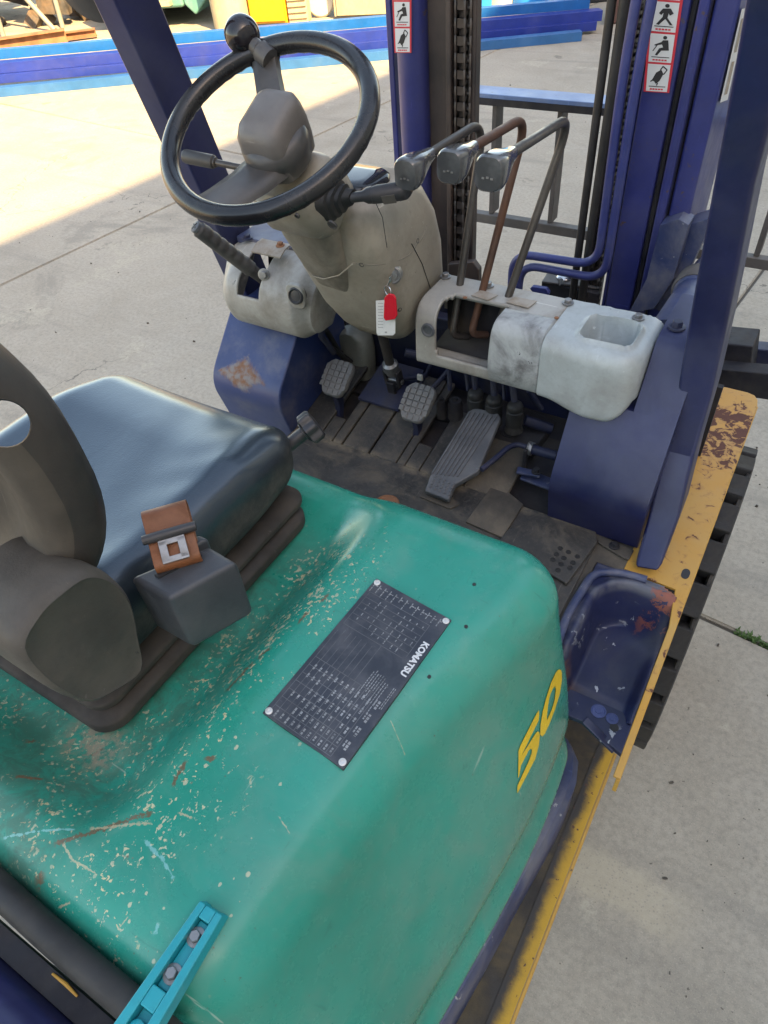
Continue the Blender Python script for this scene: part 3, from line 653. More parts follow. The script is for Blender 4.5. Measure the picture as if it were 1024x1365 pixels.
ax = Vector((.45, -.89, 0)); build('tyre', MB().lathe(c, ax, [(-.05, .10), (-.05, .17), (-.03, .19), (.03, .19), (.05, .17), (.05, .10)], 28), M['barrel_white'], wt)
build('rim', MB().lathe(c, ax, [(-.03, .02), (-.03, .11), (.025, .11), (.01, .05), (.03, .03)], 24), M['rust_steel'], wt)
# drums and dark boards at the far end of the beams
def drum(px, py, r, h, mat, label):
    c = bgp(px, py); pr = [(0, r*.9), (.02, r)]
    for k in range(1, 4): z = h*k/4; pr += [(z-.02, r), (z-.01, r*1.03), (z+.01, r*1.03), (z+.02, r)]
    thing(build('plastic_drum', MB().lathe(c, (0, 0, 1), pr+[(h-.02, r), (h, r*.85)], 28), mat), label, 'drum', 'plastic drums behind the beams')
drum(646, 9, .17, .8, M['barrel_blue'], 'blue plastic drum left of the white one')
drum(667, 8, .17, .8, M['barrel_white'], 'white plastic drum behind the azure beam')
drum(706, 5, .24, .9, M['barrel_blue'], 'wide blue plastic drum right of the white one')
a, b = bgp(744, 9), bgp(812, 2)
thing(build('dark_board', MB().prism([a, b, b+Vector((-.02, .06, 0)), a+Vector((-.02, .06, 0))], (0, 0, 1.2)), M['dark_board'], bevel=.01), 'dark board standing behind the end of the beams', 'board')
a, b = bgp(806, 34), bgp(838, 30)
thing(build('maroon_bin', MB().prism([a, b, b+Vector((-.1, .5, 0)), a+Vector((-.1, .5, 0))], (0, 0, 1.2)), M['maroon'], bevel=.02), 'maroon steel bin just right of the beam ends', 'bin')
# ================================================================== the forklift
FZ = .85                                          # floor height
fork = empty('forklift', (-.59, .95, 0), 'worn green and navy blue forklift truck with black seat and yellow step edges', 'forklift')

# ------------------------------------------------------------------ hood
HT = 1.10
def hood_shape(p):
    x, y, z = p
    t = smooth((z-.60)/(HT-.60))
    # right flank leans inward towards the top, bulging a little mid-length
    if x > -.45:
        k = smooth((x+.45)/.22)
        x += k*(-(.058+.055*smooth((.64-y)/.35))*t**1.5 + .022*math.sin(max(0, min(1, (y+.02)/.66))*PI)*(1-t*.6) + .030*smooth((y-.1)/.5))
        # rolled lip along the bottom edge
        x += k*(.026*math.exp(-((z-.618)/.026)**2) - .013*math.exp(-((z-.685)/.028)**2))
    # sunken seat surround
    if z > .9:
        rx = smooth((-.425-x)/.085); ry0 = smooth((y-.02)/.10); ry1 = 1-.75*smooth((y-.50)/.16)
        z -= .052*rx*ry0*ry1
        # low shoulder that runs out to the front
        z += .010*math.exp(-((x+.40)/.035)**2)*smooth((y-.1)/.2)*(1-smooth((y-.58)/.08))
    return Vector((x, y, z))
hm = rbox((-1.055, -.035, .600), (-.120, .672, HT), (.085, .075, .065), n=(64, 54, 14), k=7).xf(hood_shape)
hood = build('hood', hm, M['hood'], fork, ang=60, origin=(0, 0, 0), label='scratched green engine hood with cream chips and rust')
_bm = bmesh.new(); _bm.from_mesh(hood.data); HB = BVHTree.FromBMesh(_bm); _bm.free()
def on_hood(px, py, lift=.0012):
    d = ray(px, py).normalized(); h = HB.ray_cast(CAM, d)
    k = 0
    while h[0] is None and k < 60:
        k += 1; h = HB.ray_cast(CAM, ray(px-k*.6, py+k*.2).normalized())
    n = h[1] if h[1].dot(d) < 0 else -h[1]
    return h[0]+n*lift
def hood_top(x, y):
    h = HB.ray_cast(Vector((x, y, 3)), Vector((0, 0, -1))); n = h[1] if h[1].z > 0 else -h[1]; return h[0], n
# number on the flank
def zz(l, ox, oy, k): return [(ox+x/k, oy+y/k) for x, y in l]
def outline(pts, n=4):
    q = []
    for i in range(len(pts)):
        a, b = pts[i], pts[(i+1) % len(pts)]
        for k in range(n): q.append((lerp(a[0], b[0], k/n), lerp(a[1], b[1], k/n)))
    return q
def decal(name, outer, inner, mat, parent, off=.0012):
    from mathutils.geometry import tessellate_polygon
    loops = [outline(outer)] + ([outline(inner)] if inner else [])
    polys = [[Vector((x, y, 0)) for x, y in l] for l in loops]
    tris = tessellate_polygon(polys); flat_ = [q for l in loops for q in l]
    m = MB(); m.add([on_hood(x, y, off) for x, y in flat_], [tuple(t) for t in tris])
    return build(name, m, mat, parent, ang=60)
zero_o = zz([(487,148),(497,152),(503,168),(504,215),(491,300),(460,400),(425,490),(398,548),(380,566),(369,552),(371,490),(385,410),(405,330),(435,235),(465,170),(476,155)], 640, 860, 4.655)
zero_i = zz([(462,252),(466,275),(458,340),(440,400),(420,445),(412,462),(411,440),(418,370),(430,310),(448,268)], 640, 860, 4.655)
five_a = zz([(361,402),(363,430),(360,465),(345,495),(240,710),(235,712),(234,655),(246,622),(345,425)], 640, 860, 4.655)
five_b = zz([(234,714),(330,562),(345,540),(354,534),(364,540),(367,560),(362,615),(338,705),(228,918),(226,895),(229,868),(298,718),(315,672),(318,648),(311,640),(297,652),(250,745),(238,815),(232,822)], 640, 860, 4.655)
decal('digit_zero', zero_o, zero_i, M['decal_yellow'], hood)
dg = decal('digit_five', five_a, None, M['decal_yellow'], hood); dg2 = decal('digit_five_bowl', five_b, None, M['decal_yellow'], hood)
# capacity plate: reads along -y with its head towards +x
pa, pb, pc, pd = [on_hood(*q, 0) for q in ((500, 778), (604, 824), (463, 1022), (345, 957))]
pcen = (pa+pb+pc+pd)/4; pu = ((pc-pb)+(pd-pa)).normalized(); pv0 = ((pb-pa)+(pc-pd)); pn = pu.cross(pv0).normalized()
if pn.z < 0: pn = -pn
pv = pn.cross(pu).normalized(); pv = pv if pv.x > 0 else -pv
PL, PH = ((pc-pb).length+(pd-pa).length)/2, ((pb-pa).length+(pc-pd).length)/2
def pl(u, v, h=0): return pcen + pu*(u*PL) + pv*(v*PH) + pn*(.0050+h)      # u -.5 front .. .5 rear, v -.5 .. .5
plate = build('capacity_plate', MB().obox(pcen+pn*.0015, pu*PL/2, pv*PH/2, pn*.0034), M['plate'], fork, bevel=.001, label='dark capacity plate with rows of faded print')
def bars(m, u0, u1, v0, v1, h=.0003): m.add([pl(u0, v0, h), pl(u1, v0, h), pl(u1, v1, h), pl(u0, v1, h)], [(0, 1, 2, 3)])
pm = MB(); rng = random.Random(21)
def dash(u, v, L, h_=.013):
    x = u
    while x < u+L:
        w_ = rng.uniform(.008, .02); bars(pm, x, min(x+w_, u+L), v-h_/2, v+h_/2); x += w_+rng.uniform(.003, .006)
def vdash(u, v, L, w_=.007):
    x = v
    while x < v+L:
        h_ = rng.uniform(.015, .035); bars(pm, u-w_/2, u+w_/2, x, min(x+h_, v+L)); x += h_+.007
# front column of captions, small table, heading lines and the big load table
for k in range(13): vdash(-.455+.004*(k % 2), .40-k*.072, rng.uniform(.03, .06)); dash(-.47, .40-k*.072, rng.uniform(.02, .075), .012)
for k in range(9):
    for j in range(6):
        if rng.random() < .72: dash(-.375+j*.038, .30-k*.082+rng.uniform(-.008, .008), rng.uniform(.012, .03), .012)
for k in range(6): dash(-.02+rng.uniform(0, .03), .30-k*.028, rng.uniform(.10, .22), .009)
for k in range(5): dash(.02, .455-k*.020 if k < 2 else .42-k*.03, rng.uniform(.12, .20), .009)
for j in range(6):
    for k in range(11):
        if rng.random() < .93: dash(.135+j*.062, .30-k*.068, rng.uniform(.022, .04), .020)
for k in range(4): dash(.12+k*.085, .40, .05, .026); dash(.12+k*.085, .365, .04, .016)
ln = MB()
def line(u0, v0, u1, v1, w_=.0035):
    if abs(u1-u0) > abs(v1-v0): a_, b_ = (0, w_), (0, w_)
    d_ = (abs(u1-u0) > abs(v1-v0))
    du, dv = (0, w_) if d_ else (w_*.55, 0)
    ln.add([pl(u0-du, v0-dv, .00022), pl(u1-du if d_ else u1-du, v1-dv, .00022), pl(u1+du, v1+dv, .00022), pl(u0+du, v0+dv, .00022)], [(0, 1, 2, 3)])
for j in range(8): line(.10+j*.055, -.45, .10+j*.055, .33)
for k in range(13): line(.10, -.45+k*.065, .485, -.45+k*.065)
for j in range(7): line(-.40+j*.042, -.45, -.40+j*.042, .34)
line(-.40, -.45, -.148, -.45); line(-.40, .34, -.148, .34); line(-.148, .05, .10, .05); line(-.10, -.45, .10, -.45)
for k in range(6): line(-.12, -.38+k*.07, .10, -.38+k*.07)
for o in (build('table_lines', ln, M['plate_lines'], plate, flat=True), build('small_print', pm, M['plate_print'], plate, flat=True, weld=False)): o['kind'] = 'stuff'
def text_mesh(s_, size, bold=.0):
    cu = bpy.data.curves.new('t', 'FONT'); cu.body = s_; cu.size = size; cu.offset = bold; cu.align_x = 'LEFT'
    o_ = bpy.data.objects.new('t', cu); COL.objects.link(o_); me = bpy.data.meshes.new_from_object(o_.evaluated_get(bpy.context.evaluated_depsgraph_get()))
    V = [v.co.copy() for v in me.vertices]; F = [tuple(p.vertices) for p in me.polygons]; bpy.data.objects.remove(o_); bpy.data.curves.remove(cu); return V, F
V, F = text_mesh('KOMATSU', .0165, .0007); wmax = max(v.x for v in V); kk = PL*.235/wmax
m = MB(); m.add([pl(-.30, .395, .0004)+pu*(v.x*kk)+pv*(v.y*kk*1.0) for v in V], F)
build('brand_lettering', m, M['sticker_white'], plate, flat=True)
for u, v in ((-.475, -.455), (-.475, .455), (.475, -.455), (.475, .455)):
    c = pl(u, v); build('rivet', MB().lathe(c, pn, [(-.001, .0046), (.0008, .0046), (.0014, .0036), (.0015, .0022), (.0006, .0018), (.0006, .0006)], 18), M['rivet'], plate)
for px, py in ((622, 836), (573, 903), (632, 779)):
    c = on_hood(px, py, -.004); build('screw_hole', MB().lathe(c, pn, [(0, .0026), (.0048, .0026), (.0049, .001)], 12), M['ink'], hood)
# turquoise hood handle at the rear edge
la = on_hood(287, 1217, .002); lb = at(205, 1345, 'z', la.z)
ld = (lb-la).normalized(); lw = Vector((0, 0, 1)).cross(ld).normalized(); lup = ld.cross(lw); lup = lup if lup.z > 0 else -lup
def lp(s_, t_, h): return la+ld*s_+lw*t_*(.82+.36*s_/.155)+lup*h
m = MB(); L = .155
def lring(s_, hw, h, hi=None): return [lp(s_, -hw, 0), lp(s_, -hw*.86, h), lp(s_, hw*.86, h), lp(s_, hw, 0)]
# body with a long slot: two rails, two ends, slot floor
HW, HH = .0185, .016
def slab3(s0, s1, t0, t1, h, taper0=0, taper1=0):
    m.add([lp(s0-taper0, t0, 0), lp(s1+taper1, t0, 0), lp(s1+taper1, t1, 0), lp(s0-taper0, t1, 0), lp(s0, t0*.93, h), lp(s1, t0*.93, h), lp(s1, t1*.93, h), lp(s0, t1*.93, h)],
          [(3, 2, 1, 0), (4, 5, 6, 7), (0, 1, 5, 4), (1, 2, 6, 5), (2, 3, 7, 6), (3, 0, 4, 7)])
latch = build('hood_handle', (lambda: (slab3(0, L, -HW, -.0085, HH, .004, .0), slab3(0, L, .0085, HW, HH, .004, .0), slab3(.0, .012, -.0084, .0084, HH*.98, .003), slab3(.074, .092, -.0084, .0084, HH*.98), slab3(.12, L, -.0084, .0084, HH*.98), slab3(.0121, .0739, -.0084, .0084, .006), slab3(.0921, .1199, -.0084, .0084, .003), m)[-1])(), M['latch'], fork, bevel=.003, seg=3, label='turquoise plastic handle screwed to the hood')
for s_ in (.026, .060): build('bolt', MB().hexbolt(lp(s_, 0, .006), lup, .0058, .006), M['steel'], latch)
build('release_button', MB().lathe(lp(.108, 0, .003), lup, [(0, .008), (.008, .0078), (.0095, .006), (.0097, .002)], 18), M['latch'], latch)

# ------------------------------------------------------------------ chassis round the hood
seal = MB(); ys = [-.06+.03*i for i in range(26)]
def flank(y, z):
    h = HB.ray_cast(Vector((.5, y, z)), Vector((-1, 0, 0))); return h[0].x if h[0] is not None else -.2
path = [Vector((flank(min(.60, max(-.02, y)), .607)-.002, y, .598)) for y in ys if y < .60]
pe = path[-1]; path += [pe+Vector((-.012, .04, 0)), pe+Vector((-.035, .065, .01)), pe+Vector((-.07, .078, .02))]
build('hood_seal', MB().tube(path, .011, 10), M['rubber'], fork)
fr = []
for i, p in enumerate(path[:-1]):
    ow = lerp(.034, .056, smooth((p.y-.35)/.3))
    x0 = p.x+.006; fr.append([Vector((x0-.04, p.y, .50)), Vector((x0-.04, p.y, .585)), Vector((x0+.004, p.y, .590)), Vector((x0+ow*.8, p.y, .582)), Vector((x0+ow, p.y, .565)), Vector((x0+ow, p.y, .45))])
build('side_frame', MB().loft(fr), M['blue_dusty'], fork, ang=30)
# rear edge of the hood: rubber seal and the blue guard behind
re = [at(x, y, 'z', 1.075) for x, y in ((-120, 1075), (0, 1186), (80, 1258), (170, 1335), (230, 1388))]
build('rear_seal', MB().tube(spline(re, 5), .0155, 12), M['rubber'], fork)
q0, q1 = at(-80, 1160, 'z', 1.05), at(220, 1420, 'z', 1.05)
d = (q1-q0).normalized(); n = Vector((d.y, -d.x, 0)); n = n if n.y < 0 else -n
build('counterweight', MB().loft([[q+n*a+Vector((0, 0, b)) for a, b in ((.022, -.45), (.022, .0), (.028, .018), (.042, .028), (.30, .03), (.30, -.45))] for q in (q0, q1)]), M['blue'], fork, bevel=.006)
build('rear_ledge', MB().prism([q0+n*.0, q1+n*.0, q1+n*.021, q0+n*.021], (0, 0, -.03)), M['dark_works'], fork)
build('paint_drip', MB().tube([at(70, 1298, 'z', 1.052), at(88, 1312, 'z', 1.053), at(103, 1328, 'z', 1.052)], [.0012, .0020, .0012], 8), M['yellow'], fork)

# step at the side: worn grip sheet with a yellow lip
def frange0(a, b, n): return [a+(b-a)*i/(n-1) for i in range(n)]
SZ = .44
def sx(px, py, z=SZ): return at(px, py, 'z', z)
e0 = sx(817, 1003); e1 = sx(672, 1380)
yA, yB = e0.y, e1.y-.25
step = build('step', MB().prism([(-.17, yB, SZ-.02), (-.013, yB, SZ-.02), (-.013, yA, SZ-.02), (-.02, yA+.02, SZ-.02), (-.02, .858, SZ-.02), (-.17, .858, SZ-.02)], (0, 0, .02)), M['step_grip'], fork, bevel=.003, label='blackened step plate worn along its yellow edge')
def step_paint():
    t = NT('yellow_step_edge'); P = t.sep(); n_ = t.noise(22, 7, .7, .5)
    f = t.ramp(t.math('ADD', P[0], t.math('MULTIPLY', t.math('SUBTRACT', n_, .5), .035)), -.012, .012)
    c = t.mix(f, (.040, .037, .034), t.mix(t.noise(9, 5), (.56, .34, .03), (.42, .25, .03)))
    c = t.mix(t.ramp(t.noise(75, 4), .64, .66), c, (.09, .045, .03))
    t.col(c).rough(.75).bump(t.noise(260, 3), .4, .001); return t.m
M['step_edge'] = step_paint()
ysw = [yB+(yA-yB)*i/10 for i in range(11)]
build('yellow_edge', MB().prism([(-.046, yB, SZ+.0008), (-.0125, yB, SZ+.0008), (-.0125, yA, SZ+.0008), (-.046, yA+.015, SZ+.0008)], (0, 0, .0012)), M['step_edge'], step, bevel=.0004)
build('step_skirt', MB().box((-.0120, yB, SZ-.12), (-.006, yA, SZ+.0015)), M['yellow'], step, bevel=.0015)

# well in front of the step: blue tray between floor and yellow fender
WZ = .750
def wz(px, py, z): return at(px, py, 'z', z)
y0 = .655; y1 = .885
def well_z(x, y):
    dx = max(0, -.112-x); dy = max(0, y-.838); rr = .045
    ax_, ay_ = -x-.112+rr, y-.838+rr
    d_ = math.hypot(max(0, ax_), max(0, ay_)) - rr + min(0, max(ax_, ay_))
    z = WZ + (FZ-.003-WZ)*smooth(d_/.020) + .006*math.exp(-((d_-.026)/.007)**2)
    z -= .020*smooth((y0+.03-y)/.03)
    z += .018*smooth((x+.022)/.02)*smooth((.86-y)/.2)                      # outer lip
    k_ = math.exp(-(((x+.008)/.040)**2+((y-.865)/.040)**2)); z = max(z, lerp(z, FZ-.004, k_))
    return z
xs_ = frange0(-.152, -.001, 44); ys_ = frange0(y0, .882, 60)
wg = MB().grid([[Vector((x, y, well_z(x, y))) for x in xs_] for y in ys_])
def corner_off(f_): c_ = sum((wg.v[i] for i in f_), Vector())/4; return c_.x > -.042 and c_.y > .840 and ((c_.x+.042)/.042)**2+((c_.y-.840)/.042)**2 > 1
wg.f = [f_ for f_ in wg.f if not corner_off(f_)]; bz0 = .742
def well_paint():
    t = NT('chipped_well_paint'); P = t.sep()
    c = t.mix(t.ramp(t.noise(7, 6), .3, .7), (.008, .012, .048), (.014, .020, .075)); c = t.mix(t.ramp(t.noise(6, 8, .7, .5), .45, .75, 0, .45), c, (.06, .06, .065))
    f = t.math('MULTIPLY', t.ramp(t.noise(34, 4, .6, .4), .645, .665), t.ramp(t.noise(8, 3), .45, .6)); c = t.mix(f, c, (.36, .38, .42))
    e_ = t.math('MULTIPLY', t.ramp(P[2], .83, .846), t.ramp(t.noise(18, 6), .35, .6)); c = t.mix(t.math('MULTIPLY', e_, .6), c, (.15, .155, .17))
    k_ = t.math('MULTIPLY', t.ramp(P[0], -.075, -.03), t.ramp(P[1], .80, .85)); r_ = t.ramp(t.math('ADD', t.noise(30, 6, .7, .5), t.math('MULTIPLY', k_, .14)), .60, .66)
    c = t.mix(t.math('MULTIPLY', r_, k_), c, t.mix(t.noise(90, 3), (.30, .085, .05), (.16, .06, .04)))
    k2 = t.math('MULTIPLY', t.ramp(P[0], -.085, -.115), t.ramp(P[1], .69, .66)); c = t.mix(t.math('MULTIPLY', k2, t.ramp(t.noise(25, 6), .4, .55)), c, (.10, .05, .04))
    t.col(c).rough(t.ramp(t.noise(20, 5), .3, .7, .40, .60)).bump(f, .2, .001); return t.m
M['well'] = well_paint()
well = build('step_well', wg, M['well'], fork, ang=70, solid=.004, origin=(0, 0, 0), label='chipped dark blue step well beside the floor')
build('well_rim', MB().tube(spline([at(*q_, 'z', FZ+.002) for q_ in ((742, 862), (756, 822), (778, 784), (790, 768), (806, 763), (832, 765), (862, 773))], 6), .0075, 12), M['blue_dusty'], fork)
build('well_wall', MB().box((-.166, y0-.06, .50), (-.161, .90, FZ-.012)), M['blue_dusty'], fork)
build('well_riser', MB().box((-.160, .86, .42), (-.004, .864, .76)), M['dark_works'], fork)
# bracket with holes at the step's front
bz = .742
bk = [at(*q, 'z', bz) for q in ((748, 905), (848, 950), (829, 1006), (778, 962), (748, 950))]
br = build('step_bracket', MB().prism(bk, (0, 0, -.012)), M['blue_chipped'], fork, bevel=.002)
for px, py, r_ in ((798, 948, .010), (816, 958, .008)):
    c = at(px, py, 'z', bz); build('plug', MB().lathe(c, (0, 0, 1), [(0, r_*1.3), (.0012, r_*1.3), (.0016, r_*1.1), (.0004, r_), (.0004, r_*.55), (.0016, r_*.5), (.0018, .0005)], 20), M['blue_rusty'], br, ang=20)
c = at(819, 970, 'z', bz); build('bolt_hole', MB().lathe(c, (0, 0, 1), [(.0002, .0075), (.0006, .0074)], 20), M['ink'], br)
sa, sb = at(779, 960, 'z', bz+.008), at(820, 1000, 'z', bz-.01)
d = (sb-sa).normalized(); n = Vector((-d.y, d.x, 0))
build('edge_strip', MB().obox((sa+sb)/2, d*(sb-sa).length/2, n*.008, Vector((0, 0, .004))), M['blue_chipped'], br, bevel=.002)

# yellow fender over the front wheel
yl = [(-.105, 1.535), (-.02, 1.535), (-.004, 1.53), (.006, 1.515), (.010, 1.49), (.012, .505), (.001, .505), (.0, .80), (-.012, .885), (-.105, .89)]
fend = build('fender', MB().prism([(x, y, FZ-.010) for x, y in yl], (0, 0, .006)), M['yellow_rust'], fork, bevel=.0015, origin=(0, 0, 0), label='yellow fender plate with brown rust over the front wheel')
build('fender_skirt', MB().prism([(.006, .505, .838), (.006, 1.50, .838), (.006, 1.50, .80), (.006, .505, .80)], (.006, 0, 0)), M['yellow'], fend, bevel=.001)
ch = at(914, 765, 'z', FZ-.004); build('drain_hole', MB().prism([ch+Vector((x, y*1.4, .0002)) for x, y in rrect(.014, .018, .0065)], (0, 0, .0003)), M['ink'], fend)
# front wheel
TR, TC = .395, Vector((-.07, 1.27, .40))
tyre = build('front_wheel', MB().lathe(TC+Vector((-.15, 0, 0)), (1, 0, 0), [(0, .2), (.0, .34), (.03, .365), (.22, .365), (.25, .34), (.25, .2)], 60), M['tyre'], fork)
lug = MB(); NL = 26
for side in (0, 1):
    pass
lw_ = 2*PI*TR/NL*.36
lugm = MB().loft([[Vector((x, a*lw_*k, r_)) for x, a in ((.115, -1), (.115, 1), (-.02, 1.0), (-.02, -1.0))] for k, r_ in ((1.08, .355), (1.0, TR-.002), (.94, TR))])
lo_ = None
for k in range(NL):
    th = 2*PI*k/NL
    if lo_ is None:
        o = build('tread_lug', lugm, M['tyre'], tyre, origin=(0, 0, 0), bevel=.004); lo_ = o.data; o.location = TC-WL[tyre.name]; o.rotation_euler = (th, 0, 0)
    else:
        o = inst(lo_, 'tread_lug', TC, (th, 0, 0), tyre); b_ = o.modifiers.new('bevel', 'BEVEL'); b_.width = .004; b_.segments = 2
build('side_ridge', MB().lathe(TC+Vector((.108, 0, 0)), (1, 0, 0), [(-.004, .375), (0, .388), (.006, .388), (.010, .372), (.010, .36)], 72), M['tyre'], tyre)
build('hub', MB().lathe(TC+Vector((.06, 0, 0)), (1, 0, 0), [(0, .21), (.03, .205), (.02, .12), (.05, .08), (.05, .0)], 32), M['yellow'], tyre)

# ------------------------------------------------------------------ floor
FLX0, FLX1 = -.905, -.160
def toe(y): return FZ if y < .95 else FZ+(y-.95)*.24
build('floor_sill', MB().prism([(-.172, .60, FZ-.03), (-.154, .60, FZ-.03), (-.154, .8845, FZ-.03), (-.088, .8845, FZ-.03), (-.088, 1.0, FZ-.03), (-.172, 1.0, FZ-.03)], (0, 0, .024)), M['mat_brown'], fork, bevel=.002)
build('floor_plate', MB().prism([(-.93, .60, FZ-.03), (-.152, .60, FZ-.03), (-.152, .93, FZ-.03), (-.93, .93, FZ-.03)], (0, 0, .018)), M['blue_dusty'], fork)
floor = build('floor_mat', MB().prism([(FLX0, .60, FZ-.0115), (-.168, .60, FZ-.0115), (-.168, .955, FZ-.0115), (FLX0, .955, FZ-.0115)], (0, 0, .0105)), M['rubber_mat'], fork, bevel=.003, label='dusty black rubber floor mat')
def px_panel(name, pts, z, h, mat, bev=.003, lab=None):
    P_ = [at(x, y, 'z', z) for x, y in pts]
    return build(name, MB().prism([Vector((p.x, p.y, z-h)) for p in P_], (0, 0, h)), mat, floor, bevel=bev, label=lab)
# loose cut pieces of mat and bare floor
px_panel('mat_piece', ((470, 655), (487, 662), (630, 716), (742, 781), (746, 800), (680, 760), (560, 705)), FZ+.006, .0068, M['rubber_mat'])
px_panel('mat_piece', ((676, 706), (723, 684), (795, 708), (797, 722), (756, 778), (664, 722)), FZ+.008, .0088, M['rubber_mat'], .003, 'corner piece of mat with a cluster of round holes')
px_panel('sandy_panel', ((621, 695), (660, 641), (698, 672), (670, 716)), FZ+.0045, .005, M['mat_brown'], .0015)
px_panel('sandy_panel', ((566, 650), (575, 655), (604, 663), (612, 672), (600, 678), (560, 662)), FZ+.003, .0035, M['mat_brown'], .001)
for px, py in ((747, 731), (758, 736), (770, 742), (742, 739), (752, 744), (764, 750), (737, 746), (748, 752), (760, 757), (744, 760)):
    c = at(px, py, 'z', FZ+.0082); build('mat_hole', MB().lathe(c, (0, 0, 1), [(-.0005, .0052), (.0008, .0050), (.0010, .0040), (.0002, .0036), (.0, .001)], 14), M['rubber'], floor)
c = at(516, 672, 'z', FZ); build('rust_ring', MB().lathe(c, (0, 0, 1), [(-.002, .026), (.002, .026), (.0026, .023), (.0008, .021), (.0004, .001)], 24), M['rust_steel'], floor)
bp = [at(x, y, 'z', FZ-.004) for x, y in ((792, 712), (845, 735), (838, 748), (830, 745), (797, 725))]
fb = build('bolted_plate', MB().prism(bp, (0, 0, .005)), M['mat_brown'], fork, bevel=.002)
build('bolt', MB().hexbolt(at(819, 728, 'z', FZ+.001), (0, 0, 1), .0065, .007), M['dark_works'], fb)
# toe board: separate panels with gaps, sloping up to the front
tb = empty('toe_board', (-.59, 1.05, FZ), '', ''); del tb['label'], tb['category']; tb.parent = fork; tb.location = Vector((-.59, 1.05, FZ))-WL[fork.name]
def toe_panel(x0, x1, x2, x3, y0_, y1_, mat):
    z0_, z1_ = toe(y0_), toe(y1_)
    build('toe_panel', MB().loft([[Vector((a, y0_, z0_-.012)), Vector((b, y0_, z0_-.012)), Vector((b, y0_, z0_)), Vector((a, y0_, z0_))] if k == 0 else [Vector((a, y1_, z1_-.012)), Vector((b, y1_, z1_-.012)), Vector((b, y1_, z1_)), Vector((a, y1_, z1_))] for k, (a, b) in enumerate(((x0, x1), (x2, x3)))]), mat, tb, bevel=.004)
def on_toe(px, py):
    n = Vector((0, -.24, 1)); return atp(px, py, (0, .95, FZ), n)
ye = .953
def tx_(px, py): return on_toe(px, py).x
# panel edges read at the crease line
cx_ = [at(*q, 'z', FZ).x for q in ((396, 575), (454, 595), (491, 606), (529, 618), (580, 640))]
gap = .004
y_top = 1.20
toe_panel(FLX0, cx_[1]-gap-.062, FLX0, cx_[1]-gap-.062, ye, y_top-.02, M['rubber_mat'])
toe_panel(cx_[1]-.028, cx_[1]-gap, cx_[1]-.030, cx_[1]-gap, ye, y_top, M['rubber_mat'])
toe_panel(cx_[1], cx_[2]-gap, cx_[1], cx_[2]-gap, ye, y_top, M['rubber_mat'])
toe_panel(cx_[2], cx_[3]-gap, cx_[2], cx_[3]-gap-.0, ye, y_top, M['rubber_mat'])
toe_panel(cx_[3]+.055, cx_[4]+.06, cx_[3]+.055, cx_[4]+.06, ye, 1.13, M['rubber_mat'])
toe_panel(cx_[3]-.002, cx_[3]+.018, cx_[3]-.002, cx_[3]+.018, ye, y_top, M['rubber_mat'])
toe_panel(cx_[4]+.062, -.37, cx_[4]+.062, -.37, ye, 1.09, M['mat_brown'])
for x0, x1 in ((cx_[1]-.064, cx_[1]-.030), (cx_[3]+.019, cx_[3]+.054)):
    toe_panel(x0, x1, x0, x1, ye, 1.02, M['rubber_mat'])
build('toe_pan', MB().loft([[Vector((x, .94, FZ-.05)), Vector((x, .94, FZ-.04)), Vector((x, 1.30, FZ+.03)), Vector((x, 1.30, FZ+.01))] for x in (-.91, -.27)]), M['dark_works'], tb)

# ------------------------------------------------------------------ side boxes under the dash
def box_prof(y, z, n=7): pass
bx0, bx1 = -.275, -.098
prof = fillet([(0, .945, FZ+.001), (0, .925, .975), (0, 1.035, 1.10), (0, 1.10, 1.10), (0, 1.10, FZ)][:3], .045, 8)
pr = [Vector((0, .945, FZ+.001))]+fillet([Vector((0, .945, FZ+.001)), Vector((0, .922, .962)), Vector((0, 1.004, 1.105))], .030, 8)[1:]
rgs_ = [[Vector((x, p.y+dy, p.z)) for x, dy in ((bx0, 0), (bx1, 0), (bx1, .10), (bx0, .10))] for p in pr]
nx0 = -.170
rgs_ += [[Vector((x, y, z)) for x, y in ((nx0, ya), (bx1, ya), (bx1, ya+.10), (nx0, ya+.10))] for ya, z in ((1.0041, 1.1051), (1.058, 1.200), (1.066, 1.209), (1.080, 1.215), (1.12, 1.217))]
rb = build('side_box', MB().loft(rgs_), M['blue'], fork, bevel=.003, ang=28, label='scratched blue box at the right end of the dash'); strip = rb
build('bolt', MB().hexbolt(at(902, 437, 'z', 1.217), (0, 0, 1), .009, .010), M['blue_works'], strip)
for (p_, q_) in (((770, 650), (812, 664)), ((790, 655), (800, 660))):
    a, b = at(*p_, 'y', .930), at(*q_, 'y', .932)
    build('scratch', MB().tube([a, (a+b)/2+Vector((0, 0, .002)), b], [.0004, .0012, .0004], 6), M['steel'], rb)
lx0, lx1 = -1.105, -.905
prl = [Vector((0, .955, FZ-.06))]+fillet([Vector((0, .950, FZ-.03)), Vector((0, .912, .950)), Vector((0, 1.045, 1.085))], .05, 8)[1:]+[Vector((0, 1.20, 1.085)), Vector((0, 1.20, FZ-.06))]
